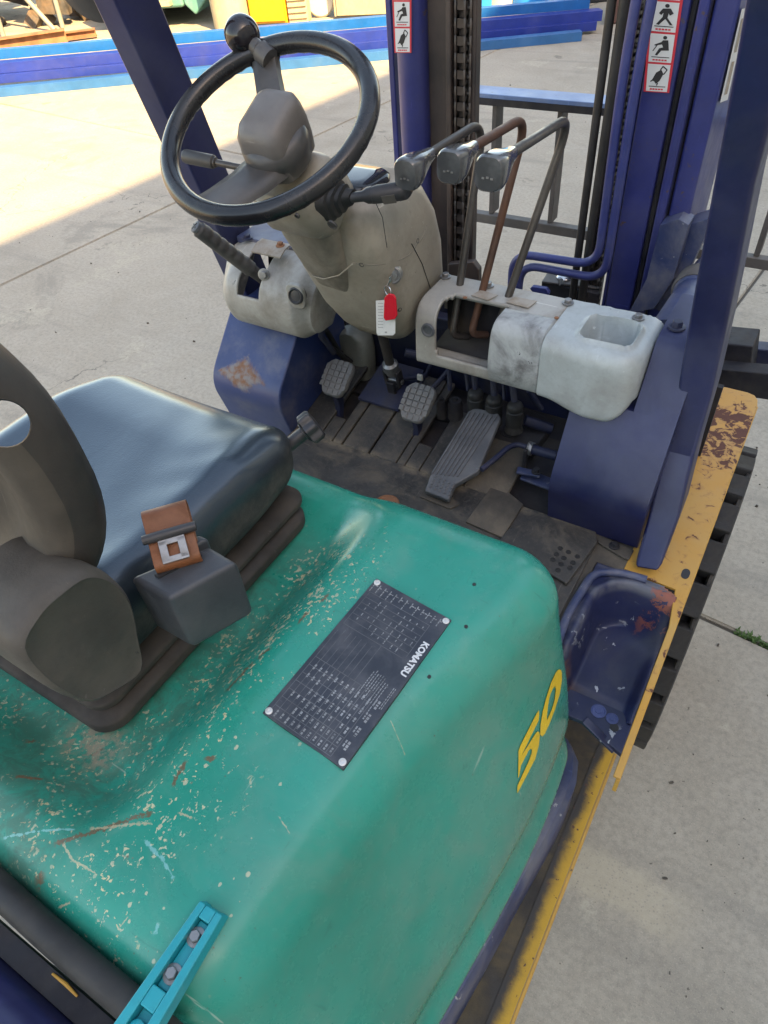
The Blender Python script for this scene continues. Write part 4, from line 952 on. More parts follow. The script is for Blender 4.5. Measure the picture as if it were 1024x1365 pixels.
def left_box_mat():
    t = NT('blue_paint_with_rust_patch'); P = t.sep()
    c = t.mix(t.ramp(t.noise(6, 6), .3, .7), (.020, .036, .125), (.034, .055, .165)); c = t.mix(t.ramp(t.noise(9, 7, .7), .45, .8, 0, .5), c, (.2, .19, .2))
    d_ = t.math('ADD', t.math('MULTIPLY', t.math('ABSOLUTE', t.math('ADD', P[0], 1.015)), 1.0), t.math('MULTIPLY', t.math('ABSOLUTE', t.math('SUBTRACT', P[2], .972)), 2.0))
    f = t.ramp(t.math('ADD', d_, t.math('MULTIPLY', t.noise(22, 7, .7, .6), .12)), .135, .105)
    c = t.mix(f, c, t.mix(t.ramp(t.noise(70, 5), .35, .65), (.20, .095, .05), (.22, .20, .20)))
    t.col(c).rough(t.math('ADD', .38, t.math('MULTIPLY', f, .4))).bump(t.math('MULTIPLY', t.noise(80, 5), t.math('ADD', f, .1)), .5, .003); return t.m
M['left_box'] = left_box_mat()
lb_ = build('side_box', MB().loft([[p+Vector((x, 0, 0)) for p in prl] for x in (lx0, lx1)]), M['left_box'], fork, bevel=.005, ang=30, origin=(0, 0, 0), label='blue box under the left dash with a rusty rubbed patch')

# ------------------------------------------------------------------ overhead guard legs
def leg_path(mir=False):
    lv = [((845, 757), (878, 763), .893), ((866, 680), (905, 690), .965), ((886, 600), (925, 610), 1.02), ((903, 520), (948, 530), 1.03), ((916, 440), (967, 445), 1.015), ((932, 350), (986, 350), .985), ((950, 250), (1005, 250), .945), ((964, 170), (1024, 178), .915), ((980, 80), (1040, 84), .885), ((1000, -40), (1062, -40), .845), ((1040, -280), (1110, -280), .76)]
    return lv
rings = []
for a, b, y in leg_path():
    p, q = at(*a, 'y', y), at(*b, 'y', y)
    rings.append([p, q, q+Vector((.0, .062, .012)), p+Vector((.0, .062, .012))])
gl = build('guard_leg', MB().loft([[sum((r_[i] for r_ in [rg]), Vector()) for i in range(4)] for rg in rings]), M['blue'], fork, bevel=.006, ang=25)
lv = [((134, 0), (153, 0), .905), ((237, 222), (253.5, 222), .995), ((286, 330), (301, 330), 1.035), ((300, 380), (318, 380), 1.05)]
rings = []
p0, q0 = at(134, 0, 'y', .905), at(153, 0, 'y', .905); p1, q1 = at(262, 280, 'y', 1.015), at(279, 280, 'y', 1.015)
dd = (q1-q0)
for t_ in (-1.3, 0, 1, 1.65):
    q = q0+dd*t_; 
    rings.append([q+Vector((-.052, 0, 0)), q, q+Vector((.0, .085, .02)), q+Vector((-.052, .085, .02))])
build('guard_leg', MB().loft(rings), M['blue'], fork, bevel=.005, ang=25)
# round lamp hanging on the left leg
c = at(116, -22, 'y', .93); vd = (CAM-c).normalized()
lamp = build('side_lamp', MB().lathe(c, (0.1, -.6, -.25), [(-.055, .015), (-.05, .03), (-.03, .048), (0, .054), (.012, .054), (.014, .046), (.02, .03), (.022, .004)], 32), M['black_plastic'], fork)
build('lamp_arm', MB().tube([c, at(185, 0, 'y', .97)], .010, 10), M['black_plastic'], lamp)

# ------------------------------------------------------------------ dash covers
def cover_section(x, y0_, y1_, ztop, zbot, r_):
    """closed section of the cover in the plane x: back wall y1_, rounded top and operator face, open underside"""
    pts = [Vector((x, y1_, zbot+.06)), Vector((x, y1_, ztop))]
    pts += fillet([Vector((x, y1_, ztop)), Vector((x, y0_, ztop-.002)), Vector((x, y0_-.004, zbot))], r_, 7)[1:-1]
    pts += fillet([Vector((x, y0_-.002, (ztop+zbot)/2)), Vector((x, y0_-.004, zbot)), Vector((x, y0_+.05, zbot+.005))], .018, 4)[1:]
    return pts
def resample(pts, n):
    L = [0]
    for a, b in zip(pts, pts[1:]): L.append(L[-1]+(b-a).length)
    out = []; j = 0
    for k in range(n):
        t = L[-1]*k/(n-1)
        while j < len(L)-2 and L[j+1] < t: j += 1
        f = (t-L[j])/max(1e-9, L[j+1]-L[j]); out.append(pts[j].lerp(pts[j+1], min(1, f)))
    return out
def cover(name, xs, secfn, mat, parent, n=56, dip=None, cut=None, lab=None, ends=(True, True), solid=.004, warp=None):
    rows = [resample(secfn(x), n) for x in xs]
    if ends[0]: r0_ = rows[0]; c0_ = (r0_[0]+r0_[-1])/2; rows = [[lerp_v(p, c0_, k_)-Vector((.004*d_, 0, 0)) for p in r0_] for k_, d_ in ((.97, 1), (.5, 1), (.10, .9), (.04, .5))] + rows
    if ends[1]: r0_ = rows[-1]; c0_ = (r0_[0]+r0_[-1])/2; rows = rows + [[lerp_v(p, c0_, k_)+Vector((.004*d_, 0, 0)) for p in r0_] for k_, d_ in ((.04, .5), (.10, .9), (.5, 1), (.97, 1))]
    if dip: rows = [[dip(p) for p in r_] for r_ in rows]
    if warp: rows = [[warp(p) for p in r_] for r_ in rows]
    m = MB(); N = len(rows); nn = n
    m.v = [p for r_ in rows for p in r_]
    for i in range(N-1):
        for j in range(nn-1):
            if cut and cut((rows[i][j]+rows[i+1][j+1])/2, j/(nn-1)): continue
            m.f.append((i*nn+j, i*nn+j+1, (i+1)*nn+j+1, (i+1)*nn+j))
    return build(name, m, mat, parent, ang=50, solid=solid, label=lab)
def lerp_v(a, b, t): return a+(b-a)*t
def frange(a, b, n): return [a+(b-a)*i/(n-1) for i in range(n)]
DT = 1.215
# right-hand tray with a square cup recess
CUP = Vector((-.243, 1.050, DT))
def cup_dip(p):
    dx, dy = abs((p.x-CUP.x)/.0435), abs((p.y-CUP.y)/.0385); r_ = (dx**5+dy**5)**.2
    if p.z > DT-.05 and p.y < 1.12:
        w_ = 1-smooth((r_-.88)/.10); rimz = .007*math.exp(-((r_-1.06)/.08)**2)
        p = Vector((p.x, p.y, p.z - .045*w_ + rimz))
    return p
def tray_sec(x):
    t = (x+.336)/.160; e = .020*(abs(2*t-1)**8)*(t > .5)
    return cover_section(x, .984-.006*math.sin(max(0, min(1, t))*PI)+e, 1.130, DT-e*.5, 1.096+e*1.4-.016*smooth((t-.1)/.5)+.012*smooth((t-.75)/.25), .026)
trayc = cover('tray_cover', frange(-.336, -.176, 54), tray_sec, M['white_clean'], fork, 84, dip=cup_dip, lab='pale scuffed dash cover with a square cup recess')
# lever cover with its open slot
def lev_sec(x):
    return cover_section(x, 1.004, 1.128, DT, 1.085, .045)
def lev_cut(p, t): return -.552 < p.x < -.428 and .37 < t < .77 and not (p.x < -.540 and (t < .40 or t > .77)) and not (p.x < -.547 and (t < .43 or t > .74))
levc = cover('lever_cover', frange(-.592, -.337, 70), lev_sec, M['white_cover'], fork, 70, cut=lev_cut, lab='dirty white dash cover with an open slot for three levers', ends=(False, False), solid=.008)
def shr_sec(x):
    return fillet([Vector((x, 1.050, DT+.002)), Vector((x, .995, DT+.001)), Vector((x, .980, 1.13)), Vector((x, .996, 1.092)), Vector((x, 1.02, 1.088))], [.055, .04, .012], 8)
cover('lever_shroud', [-.432]+frange(-.429, -.343, 12)+[-.340], shr_sec, M['smudged_cover'], levc, 40, solid=.003)
build('slot_cavity', MB().box((-.585, 1.03, 1.06), (-.345, 1.126, 1.20)).xf(lambda p: p), M['dark_works'], levc) if False else None
cav = MB(); cav.grid([[(-.585, 1.122, 1.20), (-.345, 1.122, 1.20)], [(-.585, 1.122, 1.10), (-.345, 1.122, 1.10)], [(-.585, 1.03, 1.088), (-.345, 1.03, 1.088)]])
build('slot_cavity', cav, M['dark_works'], levc, solid=.003)
for a, b, c_, d_ in (((628, 394), (641, 387), (664, 394), (650, 401)), ((674, 403), (687, 396), (716, 402), (704, 411))):
    build('metal_label', MB().prism([at(*q, 'z', DT+.001) for q in (a, b, c_, d_)], (0, 0, .001)), M['silver_tag'], levc)
for px, py in ((594, 369), (651, 381), (757, 404), (851, 424)):
    build('bolt', MB().hexbolt(at(px, py, 'z', DT+.001), (0, 0, 1), .0068, .006), M['steel'], levc if px < 800 else trayc)
for px, py in ((620, 397), (742, 424)):
    build('screw', MB().lathe(at(px, py, 'z', DT+.0005), (0, 0, 1), [(0, .004), (.0015, .0038), (.0022, .002)], 14), M['rust_steel'], levc)
build('screw', MB().lathe(at(721, 505, 'y', .992), (0, -1, 0), [(0, .0048), (.002, .0045), (.003, .002)], 14), M['steel'], levc)
build('face_plug', MB().lathe(at(571, 440, 'y', 1.0), (0, -1, 0), [(0, .014), (.004, .013), (.0045, .010), (.002, .008), (.002, .001)], 20), M['blue_grey'], levc)
# left cover round the parking brake
LT = 1.232
def left_sec(x):
    t = (x+1.075)/.245; e = .03*smooth((.22-t)/.22)**2+.02*smooth((t-.85)/.15)
    return fillet([Vector((x, 1.13, LT-.05)), Vector((x, 1.12, LT-e*.4)), Vector((x, 1.045, LT-.004-e*.4)), Vector((x, .975+e, LT-.045-e)), Vector((x, .962+e, LT-.10)), Vector((x, .985+e*.6, 1.075+e*.8)), Vector((x, 1.05, 1.068+e))], [.006, .03, .035, .04, .03], 6)
def left_cut(p, t): return -1.005 < p.x < -.948 and .22 < t < .60
leftc = cover('brake_cover', frange(-1.075, -.83, 60), left_sec, M['white_cover'], fork, 64, cut=left_cut, lab='worn white dash cover round the parking brake lever', solid=.005)
cav = MB(); cav.grid([[(-1.03, 1.125, 1.215), (-.93, 1.125, 1.215)], [(-1.03, 1.10, 1.10), (-.93, 1.10, 1.10)], [(-1.03, 1.0, 1.082), (-.93, 1.0, 1.082)]]); build('slot_cavity', cav, M['dark_works'], leftc, solid=.003)
kp = at(395, 394, 'y', .972)
kr = build('key_switch', MB().lathe(kp, (.12, -1, .25), [(-.012, .017), (.004, .017), (.006, .014), (.003, .011), (.004, .004)], 24), M['black_plastic'], leftc)
build('switch_boss', MB().prism([kp+Vector((x-.004, .010, y-.004)) for x, y in rrect(.044, .052, .016)], (0, -.010, 0)), M['white_cover'], leftc, bevel=.003)
# bracket on top of the left cover
a = at(366, 336, 'z', LT+.006)
build('top_clip', MB().loft([[a+Vector((x, y, z)) for y, z in ((-.02, 0), (-.02, .003), (.0, .012), (.02, .013), (.02, .010), (.0, .009))] for x in (-.045, .03)]), M['silver_tag'], leftc)
build('bolt', MB().hexbolt(a+Vector((.012, .008, .012)), (0, 0, 1), .006, .006), M['rust_steel'], leftc)
build('top_plate', MB().box((-1.07, 1.07, LT-.012), (-.83, 1.155, LT+.003)), M['blue_dusty'], leftc, bevel=.003)
build('bolt', MB().hexbolt(at(330, 318, 'z', LT+.004), (0, 0, 1), .007, .007), M['blue_works'], leftc)

# parking brake lever
b0 = at(358, 377, 'y', 1.015); b1 = at(262, 303, 'x', -1.015)
dv = (b1-b0).normalized()
pk = build('brake_lever', MB().tube([b0-dv*.06, b0, b0+dv*.055], [.011, .012, .013], 14), M['grip_dark'], fork)
gp = []; rr_ = []
Lg = (b1-b0).length; nn = 44
for k in range(nn+1):
    s_ = .05+(Lg-.05)*k/nn; gp.append(b0+dv*s_); rr_.append(.0155 - (.0 if k < nn-1 else .004))
grip = MB().tube(gp, rr_, 22)
upv = (Vector((.2, -.5, 1)) - dv*Vector((.2, -.5, 1)).dot(dv)).normalized()
def scallop(p):
    s_ = (p-b0).dot(dv); ax = b0+dv*s_; r_ = p-ax; k = max(0, r_.normalized().dot(-upv) if r_.length > 1e-6 else 0)
    k2 = max(0, r_.normalized().dot(upv) if r_.length > 1e-6 else 0)
    if .062 < s_ < Lg-.01: r_ = r_*(1+k2*.16*(abs(math.sin((s_-.06)*PI/.0195))-.4))
    return ax+r_
build('brake_grip', grip.xf(scallop), M['grip_dark'], pk, ang=60)
build('end_button', MB().lathe(b1, dv, [(-.002, .012), (.003, .012), (.0045, .010), (.0045, .002)], 20), M['blue_grey'], pk)
cr_ = dv.orthogonal().normalized(); cr2 = dv.cross(cr_)
for a_ in (cr_, cr2): build('button_cross', MB().obox(b1+dv*.0048, a_*.008, dv.cross(a_)*.0012, dv*.0006), M['ink'], pk)
build('pivot_bolt', MB().hexbolt(at(352, 366, 'y', .995), (.35, -1, .3), .008, .006), M['steel'], pk)
# ------------------------------------------------------------------ steering column
WC = Vector((-.72, .828, 1.551)); TI = R(27.8); RO = R(2.0)
wa = Vector((math.sin(RO), -math.sin(TI)*math.cos(RO), math.cos(TI)*math.cos(RO))).normalized()
w1 = Vector((0, 1, 0)).cross(wa).normalized(); w2 = wa.cross(w1)             # right, forward-up
def wl(a, b, c=0): return WC + w1*a + w2*b + wa*c
RIM = .1545; RT = .0143
wheel = build('steering_wheel', MB(), None, fork) if False else None
ring = [wl(RIM*math.cos(2*PI*k/96), RIM*math.sin(2*PI*k/96)) for k in range(96)]
wm = MB().tube(ring, RT, 20, closed=True)
def finger(p):                                   # finger grips moulded under the rim
    d = p-WC; h = d.dot(wa); a = math.atan2(d.dot(w2), d.dot(w1))
    if h < 0: p = p + wa*(.0022*(1-abs(math.cos(a*22)))*(-h/RT))
    return p
wheel = build('steering_wheel', wm.xf(finger), M['wheel_black'], fork, ang=70)
# spokes: hub pad offset below
def spoke(name, a, w0, w1_, drop):
    d = w1*math.cos(R(a))+w2*math.sin(R(a)); n = wa.cross(d)
    rings_ = []
    for t, ww, hh, z in ((.02, w0, .014, -drop), (.07, lerp(w0, w1_, .45), .012, -drop*.75), (.115, lerp(w0, w1_, .8), .010, -drop*.38), (.140, w1_*1.05, .010, -.008), (.152, w1_*1.35, .009, -.002)):
        c = WC+d*t+wa*z; rings_.append([c+n*(x*ww)+wa*(y*hh) for x, y in ((-1, -.5), (-.82, .55), (-.4, .85), (.4, .85), (.82, .55), (1, -.5), (.6, -1), (-.6, -1))])
    return build(name, MB().loft(rings_), M['wheel_worn'], wheel, ang=50)
spoke('spoke', 123, .025, .021, .034); spoke('spoke', 262, .040, .034, .046)
# hub with a faceted horn pad
HB0 = WC-wa*.075
hub = build('hub', MB().lathe(HB0, wa, [(0, .034), (.015, .046), (.04, .052), (.055, .050), (.062, .040)], 36), M['wheel_worn'], wheel, ang=60)
padr = []
for k, z, sh in ((.96, -.066, .0), (1.04, -.046, .0), (1.06, -.020, .002), (1.02, .000, .004), (.90, .012, .008), (.66, .017, .010)):
    padr.append([wl(x*k, y*k+sh+.004, z) for x, y in rrect(.076, .088, .018, 6)])
build('horn_pad', MB().loft(padr), M['grey_plastic'], wheel, ang=50)
# spinner knob
kb = at(338, 105, 'z', WC.z+.085); 
kbase0 = wl(.138*math.cos(R(121)), .138*math.sin(R(121)), .004)
kbase = kbase0; kax = (at(323, 46, 'y', kbase.y+.004)-kbase).normalized()
knob = build('spinner_knob', MB().lathe(kbase, kax, [(-.012, .0150), (.008, .0150), (.012, .0115), (.034, .0105), (.042, .012)], 24), M['wheel_worn'], wheel)
kc = at(323, 46, 'y', kbase.y+.004)
build('knob_ball', MB().lathe(kc, wa, [(-.0265*math.cos(PI*k/18), .0265*math.sin(PI*k/18)) for k in range(19)], 32), M['gloss_black'], knob, ang=80)

# column covers: local frame down the column, w1 right, w2 forward
CD = -wa
def cl(s_, x, f): return WC + CD*s_ + w1*x + w2*f      # s_ down the column, x right, f forward
def rring(s_, cx, cf, w_, h_, r_, n=6): return [cl(s_, cx+a, cf+b) for a, b in rrect(w_, h_, r_, n)]
up = MB().loft([rring(.085, 0, -.004, .100, .090, .035), rring(.095, 0, -.004, .128, .110, .040), rring(.125, 0, 0, .142, .124, .040), rring(.160, 0, .004, .138, .120, .036), rring(.178, 0, .010, .122, .104, .030), rring(.180, 0, .010, .100, .09, .03)])
upc = build('upper_shroud', up, M['beige'], fork, ang=40, label='grey beige shroud just under the steering wheel')
low = build('lower_shroud', MB().loft([rring(.165, .002, -.002, .112, .080, .026), rring(.19, .002, -.003, .114, .088, .028), rring(.27, .004, -.004, .108, .086, .028), rring(.34, .006, -.000, .098, .080, .026), rring(.44, .010, .012, .080, .066, .022), rring(.51, .014, .024, .052, .046, .018), rring(.515, .014, .024, .03, .03, .012)]), M['beige_dark'], fork, ang=40, label='smudged beige column cover above the floor joint')
# instrument pod carried in front of the column, with key switch on its face
def pod_ring(z, x0, x1, y0, y1, r_): return [Vector(((x0+x1)/2+a, (y0+y1)/2+b, z)) for a, b in rrect(x1-x0, y1-y0, r_, 6)]
pod = build('instrument_pod', MB().loft([pod_ring(1.125, -.745, -.625, 1.005, 1.13, .03), pod_ring(1.15, -.765, -.612, .985, 1.15, .035), pod_ring(1.20, -.785, -.602, .960, 1.16, .035), pod_ring(1.28, -.80, -.598, .928, 1.15, .04), pod_ring(1.34, -.802, -.600, .910, 1.135, .045), pod_ring(1.385, -.797, -.610, .903, 1.115, .05), pod_ring(1.412, -.785, -.625, .912, 1.09, .05), pod_ring(1.425, -.76, -.65, .935, 1.06, .04)]), M['beige'], fork, ang=50, label='domed beige instrument pod with the key switch')
gl_ = [at(*q, 'z', 1.43) for q in ((470, 228), (500, 226), (530, 235), (545, 250), (535, 278), (515, 288), (490, 280), (478, 255))]
def lookat_len(p): return (CAM-p).length
# instrument glass on the dome
c = Vector((-.70, .995, 1.424))
build('instrument_glass', MB().loft([[c+Vector((x*k, y*k, z)) for x, y in rrect(.125, .100, .035, 6)] for k, z in ((1.0, -.004), (.98, .003), (.90, .007), (.5, .0085))]), M['glass_dark'], pod, ang=60)
build('pod_seam', MB().tube([at(497, 262, 'y', .93), at(510, 290, 'y', .925), at(516, 330, 'y', .935)], .0006, 6), M['dark_works'], pod)
build('pod_seam', MB().tube([at(549, 325, 'x', -.5985), at(563, 352, 'x', -.5975), at(574, 385, 'x', -.600)], .0007, 6), M['dark_works'], pod)
_bm = bmesh.new(); _bm.from_mesh(pod.data); _bm.transform(Matrix.Translation(WL[pod.name])); PB = BVHTree.FromBMesh(_bm); _bm.free()
def on_pod(px, py, lift=0):
    h = PB.ray_cast(CAM, ray(px, py).normalized())
    if h[0] is None: return None, None
    n = h[1] if h[1].dot(ray(px, py)) < 0 else -h[1]; return h[0]+n*lift, n
for pts_ in (((468, 350), (490, 353), (512, 352), (532, 347), (548, 338), (556, 326)), ((556, 326), (563, 318), (569, 300))):
    q_s = [on_pod(*p_)[0] for p_ in pts_]; q_s = [p_ for p_ in q_s if p_ is not None]
    if len(q_s) > 2: build('pod_seam', MB().tube(spline(q_s, 4), .0009, 6), M['beige_dark'], pod)
for px, py in ((557, 321), (482, 353), (533, 413)):
    p_, n_ = on_pod(px, py)
    if p_ is not None: build('screw_recess', MB().lathe(p_-n_*.001, n_, [(0, .0045), (.0014, .0045), (.0016, .0036), (.0008, .003), (.0008, .0005)], 14), M['grip_dark'], pod)
# key switch, key ring with tags
kp = atp(524, 366, (-.62, .945, 1.26), (.35, -1, .18)); kn = Vector((.35, -1, .18)).normalized()
ks = build('key_switch', MB().lathe(kp, kn, [(-.01, .0155), (.003, .0155), (.005, .0135), (.0045, .0095), (.008, .0085), (.008, .001)], 28), M['steel'], pod)
ky = empty('key_with_tags', kp, 'ignition key with a bright red fob and white paper tag on a ring', 'key')
kd = (at(519, 380, 'y', kp.y-.012)-(kp+kn*.008))
build('key', MB().obox(kp+kn*.016, kn*.011, Vector((0, 0, 1)).cross(kn)*.0012, Vector((0, 0, .0045))), M['chrome'], ky, bevel=.0006)
rc = at(517, 387, 'y', kp.y-.020); 
build('key_ring', MB().tube([rc+Vector((.0085*math.cos(2*PI*k/28), -.003*math.cos(2*PI*k/28), .0085*math.sin(2*PI*k/28))) for k in range(28)], .0011, 8, closed=True), M['chrome'], ky)
build('key_link', MB().tube([kp+kn*.024, rc+Vector((0, 0, .0085))], .0014, 8), M['chrome'], ky)
yt = kp.y-.026
fob = MB().prism([at(*q, 'y', yt) for q in ((512, 397), (517, 392), (524, 393), (527, 398), (529, 421), (526, 426), (514, 428), (511, 424))], (0, .0045, 0))
fb_ = build('red_fob', fob, M['red'], ky, bevel=.0016); 
build('fob_window', MB().prism([at(*q, 'y', yt-.0004) for q in ((514, 401), (523, 399), (526, 420), (516, 423))], (0, .0003, 0)), M['red'], fb_)
tg = MB().prism([at(*q, 'y', yt+.008) for q in ((501, 401), (512, 400), (527, 402), (527, 444), (524, 447), (504, 447), (502, 444))], (0, .0006, 0))
tgo = build('paper_tag', tg, M['card'], ky)
ll = MB()
for k in range(9):
    y_ = 404+k*4
    ll.add([at(x, yy, 'y', yt+.0077) for x, yy in ((504, y_), (511, y_+.2), (511, y_+.9), (504, y_+.7))], [(0, 1, 2, 3)])
ll.add([at(x, yy, 'y', yt+.0077) for x, yy in ((513, 442), (516, 442), (516, 444), (513, 444))], [(0, 1, 2, 3)])
build('tag_print', ll, M['ink_grey'], tgo, flat=True)

# stalks
bs0 = at(463, 262, 'y', .80); bs1 = at(541, 254, 'y', .775)
bs0 = cl(.118, .070, -.01)
sd = (at(541, 254, 'x', bs0.x+.10)-bs0).normalized()
sv = sd.orthogonal().normalized(); su = sd.cross(sv)
def sring(t, a, b, r_=.3): return [bs0+sd*t+w2*x+wa*y for x, y in rrect(a, b, min(a, b)*r_, 4)]
boot = MB().loft([sring(-.01, .052, .052), sring(.004, .054, .054), sring(.006, .046, .046), sring(.012, .046, .046), sring(.014, .036, .036), sring(.020, .036, .036), sring(.022, .026, .026), sring(.032, .020, .020)])
stk = build('stalk_switch', boot, M['rubber'], fork, ang=30, label='black light stalk with a ribbed rubber boot')
build('stalk_arm', MB().lathe(bs0, sd, [(.028, .0075), (.048, .0080), (.055, .012), (.062, .0125)], 20), M['black_plastic'], stk)
build('stalk_handle', MB().loft([[bs0+sd*t+w2*x+wa*y for x, y in rrect(a, b, min(a, b)*.42, 5)] for t, a, b in ((.060, .022, .022), (.068, .026, .025), (.085, .027, .025), (.110, .028, .024), (.118, .026, .022), (.121, .020, .016))]), M['black_plastic'], stk, ang=50)
build('stalk_label', MB().obox(bs0+sd*.094-w2*.0138+wa*.0, sd*.010, wa*.0085, w2*.0004), M['grey_plastic'], stk)
# direction lever on the left
l0 = cl(.10, -.05, .0); l1 = at(246, 208, 'x', -.93)
d = (l1-l0).normalized(); Ls = (l1-l0).length
dl = build('direction_lever', MB().lathe(l0, d, [(0, .0055), (Ls-.062, .0052), (Ls-.061, .008), (Ls-.054, .008)], 16), M['lever_steel'], fork)
build('lever_grip', MB().lathe(l0, d, [(Ls-.058, .0085), (Ls-.056, .0105), (Ls-.004, .0110), (Ls, .0095), (Ls+.001, .002)], 20), M['grip_dark'], dl)
# recesses on the column
for px, py, m_ in ((396, 289, 'beige_dark'), (443, 300, 'beige_dark')):
    pass
for px, py, r_ in ((443, 300, .008), (396, 288, .0045)):
    c = atp(px, py, cl(.135, 0, -.064), -w2); build('screw_recess', MB().lathe(c+w2*.002, -w2, [(0, r_), (.0032, r_), (.0034, r_*.8), (.002, r_*.7), (.0018, .001)], 18), M['grip_dark'], upc)
build('cover_seam', MB().tube([atp(x, y, cl(.3, 0, -.049), -w2+wa*.02) for x, y in ((417, 368), (432, 372), (452, 367), (470, 352))], .0012, 6), M['beige'], low)
# column shaft and floor joint
s0 = cl(.49, .012, .02); s1 = at(523, 497, 'y', 1.12)
sh_ = build('column_shaft', MB().tube([s0, s1], .011, 14), M['lever_steel'], fork)
jd = (s1-s0).normalized()
build('joint_collar', MB().lathe(s1, jd, [(-.035, .012), (-.03, .018), (-.012, .018), (-.008, .014), (.0, .014)], 20), M['steel'], sh_)
jx = Vector((1, 0, 0)); jn = jd.cross(jx).normalized()
for sgn in (-1, 1):
    build('joint_yoke', MB().obox(s1+jx*.017*sgn+jd*.012, jd*.024, jx*.004, jn*.011), M['dark_works'], sh_, bevel=.003)
    build('joint_yoke', MB().obox(s1+jn*.017*sgn+jd*.036, jd*.022, jn*.004, jx*.011), M['dark_works'], sh_, bevel=.003)
build('joint_cross', MB().lathe(s1+jd*.024-jx*.024, jx, [(0, .006), (.048, .006)], 12), M['steel'], sh_)
build('lower_shaft', MB().tube([s1+jd*.045, s1+jd*.14], .012, 12), M['dark_works'], sh_)

# ------------------------------------------------------------------ pedals
def pedal(cpx, tip, label):
    px, py = cpx
    c = at(px, py, 'y', 1.055); n = Vector((0, -.62, .78)).normalized(); r = Vector((1, 0, 0)); u = n.cross(r)
    u = u if u.y > 0 else -u
    W_, H_ = .072, .086
    out = []
    for x, y in rrect(1, 1, .26, 5): out.append((x*W_*(.92 if y < 0 else 1.0)*(1-.10*(y < -.3)), y*H_))
    rings_ = [[c+r*(x*k)+u*(y*k)+n*(h + .010*(1-(2*y/H_)**2)*.5) for x, y in out] for k, h in ((.96, -.014), (1.0, -.008), (1.0, -.002), (.95, .002))]
    pd_ = build('pedal', MB().loft(rings_), M['pedal_rubber'], fork, ang=50, label=label)
    for i in range(5):
        for j in range(6):
            x, y = (-.029+i*.0145), (-.034+j*.0140)
            if abs(x) > .025 and abs(y) > .033: continue
            h = .002+.005*(1-(2*y/H_)**2)
            if i in (1, 2, 3) and j not in (0, 5): wv_ = .0066
            else: wv_ = .0052
            build('pad_block', MB().obox(c+r*x+u*y+n*(h+.0005), r*wv_, u*.0058, n*.0012), M['pedal_rubber'], pd_, bevel=.0008)
    a0 = c-n*.010-u*.02; e = at(*tip, 'y', 1.035)
    rr = Vector((1, 0, 0))
    b_ = MB().loft([[p+rr*x+q for x, q in ((-.007, Vector((0, -w_, 0))), (.007, Vector((0, -w_, 0))), (.007, Vector((0, w_, 0))), (-.007, Vector((0, w_, 0))))] for p, w_ in ((a0, .014), (lerp_v(a0, e, .5)+Vector((0, .008, 0)), .011), (e, .009), (e+Vector((.004, .01, -.05)), .009))])
    build('pedal_arm', b_, M['blue_works'], pd_, bevel=.003)
    return pd_
pedal((449, 504), (453, 562), 'left grey rubber pedal with a grid of blocks')
pedal((556, 537), (556, 592), 'right grey rubber pedal beside the accelerator')
# accelerator: long ribbed pedal
an = Vector((0, -.30, .955)).normalized()
q = [atp(*p_, (-.5, .90, FZ+.028), an) for p_ in ((566, 654), (598, 667), (606, 646), (638, 628), (668, 556), (663, 549), (633, 543), (624, 548), (573, 634))]
acc = build('accelerator_pedal', MB().prism([p_ for p_ in q], -an*.016), M['accel_rubber'], fork, bevel=.004, label='long ribbed accelerator pedal with dimples at its foot')
def aq(s_, t_):   # s_ 0 heel..1 toe, t_ 0 left..1 right
    a = q[0].lerp(Vector(q[7]), s_); b = q[1].lerp(q[4]+(q[1]-q[2])*0, s_); return a.lerp(b, t_)
L0, L1, R0, R1 = atp(576, 632, q[0], an), atp(627, 549, q[0], an), atp(606, 641, q[0], an), atp(662, 555, q[0], an)
for k in range(7):
    t = k/6; a = L0.lerp(R0+(R1-R0)*.06, t); b = L1.lerp(R1, t)
    d = (b-a).normalized(); s_ = d.cross(an)
    build('rib', MB().obox((a+b)/2+an*.0012, d*(b-a).length/2, s_*.0020, an*.0018), M['accel_rubber'], acc, bevel=.0008)
H0, H1, H2, H3 = [atp(*p_, q[0], an) for p_ in ((572, 650), (598, 660), (605, 644), (580, 634))]
for i in range(5):
    for j in range(4):
        p_ = H0.lerp(H1, .04+i*.24).lerp(H3.lerp(H2, .04+i*.24), .08+j*.28)
        build('dimple', MB().lathe(p_, an, [(-.0005, .0036), (.0012, .0034), (.0022, .002), (.0024, .0004)], 10), M['accel_rubber'], acc)
lk = [at(642, 626, 'z', FZ+.05), at(660, 612, 'z', FZ+.055), at(678, 596, 'z', FZ+.062), at(690, 592, 'z', FZ+.062), at(716, 600, 'z', FZ+.062)]
lkb = build('throttle_link', MB().tube(fillet(lk, .02, 5), .0058, 10), M['blue_works'], fork)
ra, rb2 = at(704, 597, 'z', FZ+.062), at(742, 608, 'z', FZ+.060)
build('link_sleeve', MB().tube([ra, rb2], .0105, 16), M['blue_works'], lkb)
rd = (rb2-ra).normalized()
build('link_spring', MB().tube([ra+rd*(.002*k/8.0)+(rd.orthogonal().normalized()*math.cos(k*.8)+rd.cross(rd.orthogonal().normalized())*math.sin(k*.8))*.0135 for k in range(40)], .0016, 6), M['steel'], lkb)
build('link_arm', MB().obox(at(700, 615, 'z', FZ+.035), Vector((.004, 0, 0)), Vector((0, .006, 0)), Vector((0, 0, .034))), M['dark_works'], lkb, bevel=.002)
build('link_plate', MB().prism([at(*p_, 'z', FZ+.012) for p_ in ((693, 640), (700, 626), (738, 641), (733, 655))], (0, 0, .006)), M['blue_dusty'], lkb, bevel=.002)
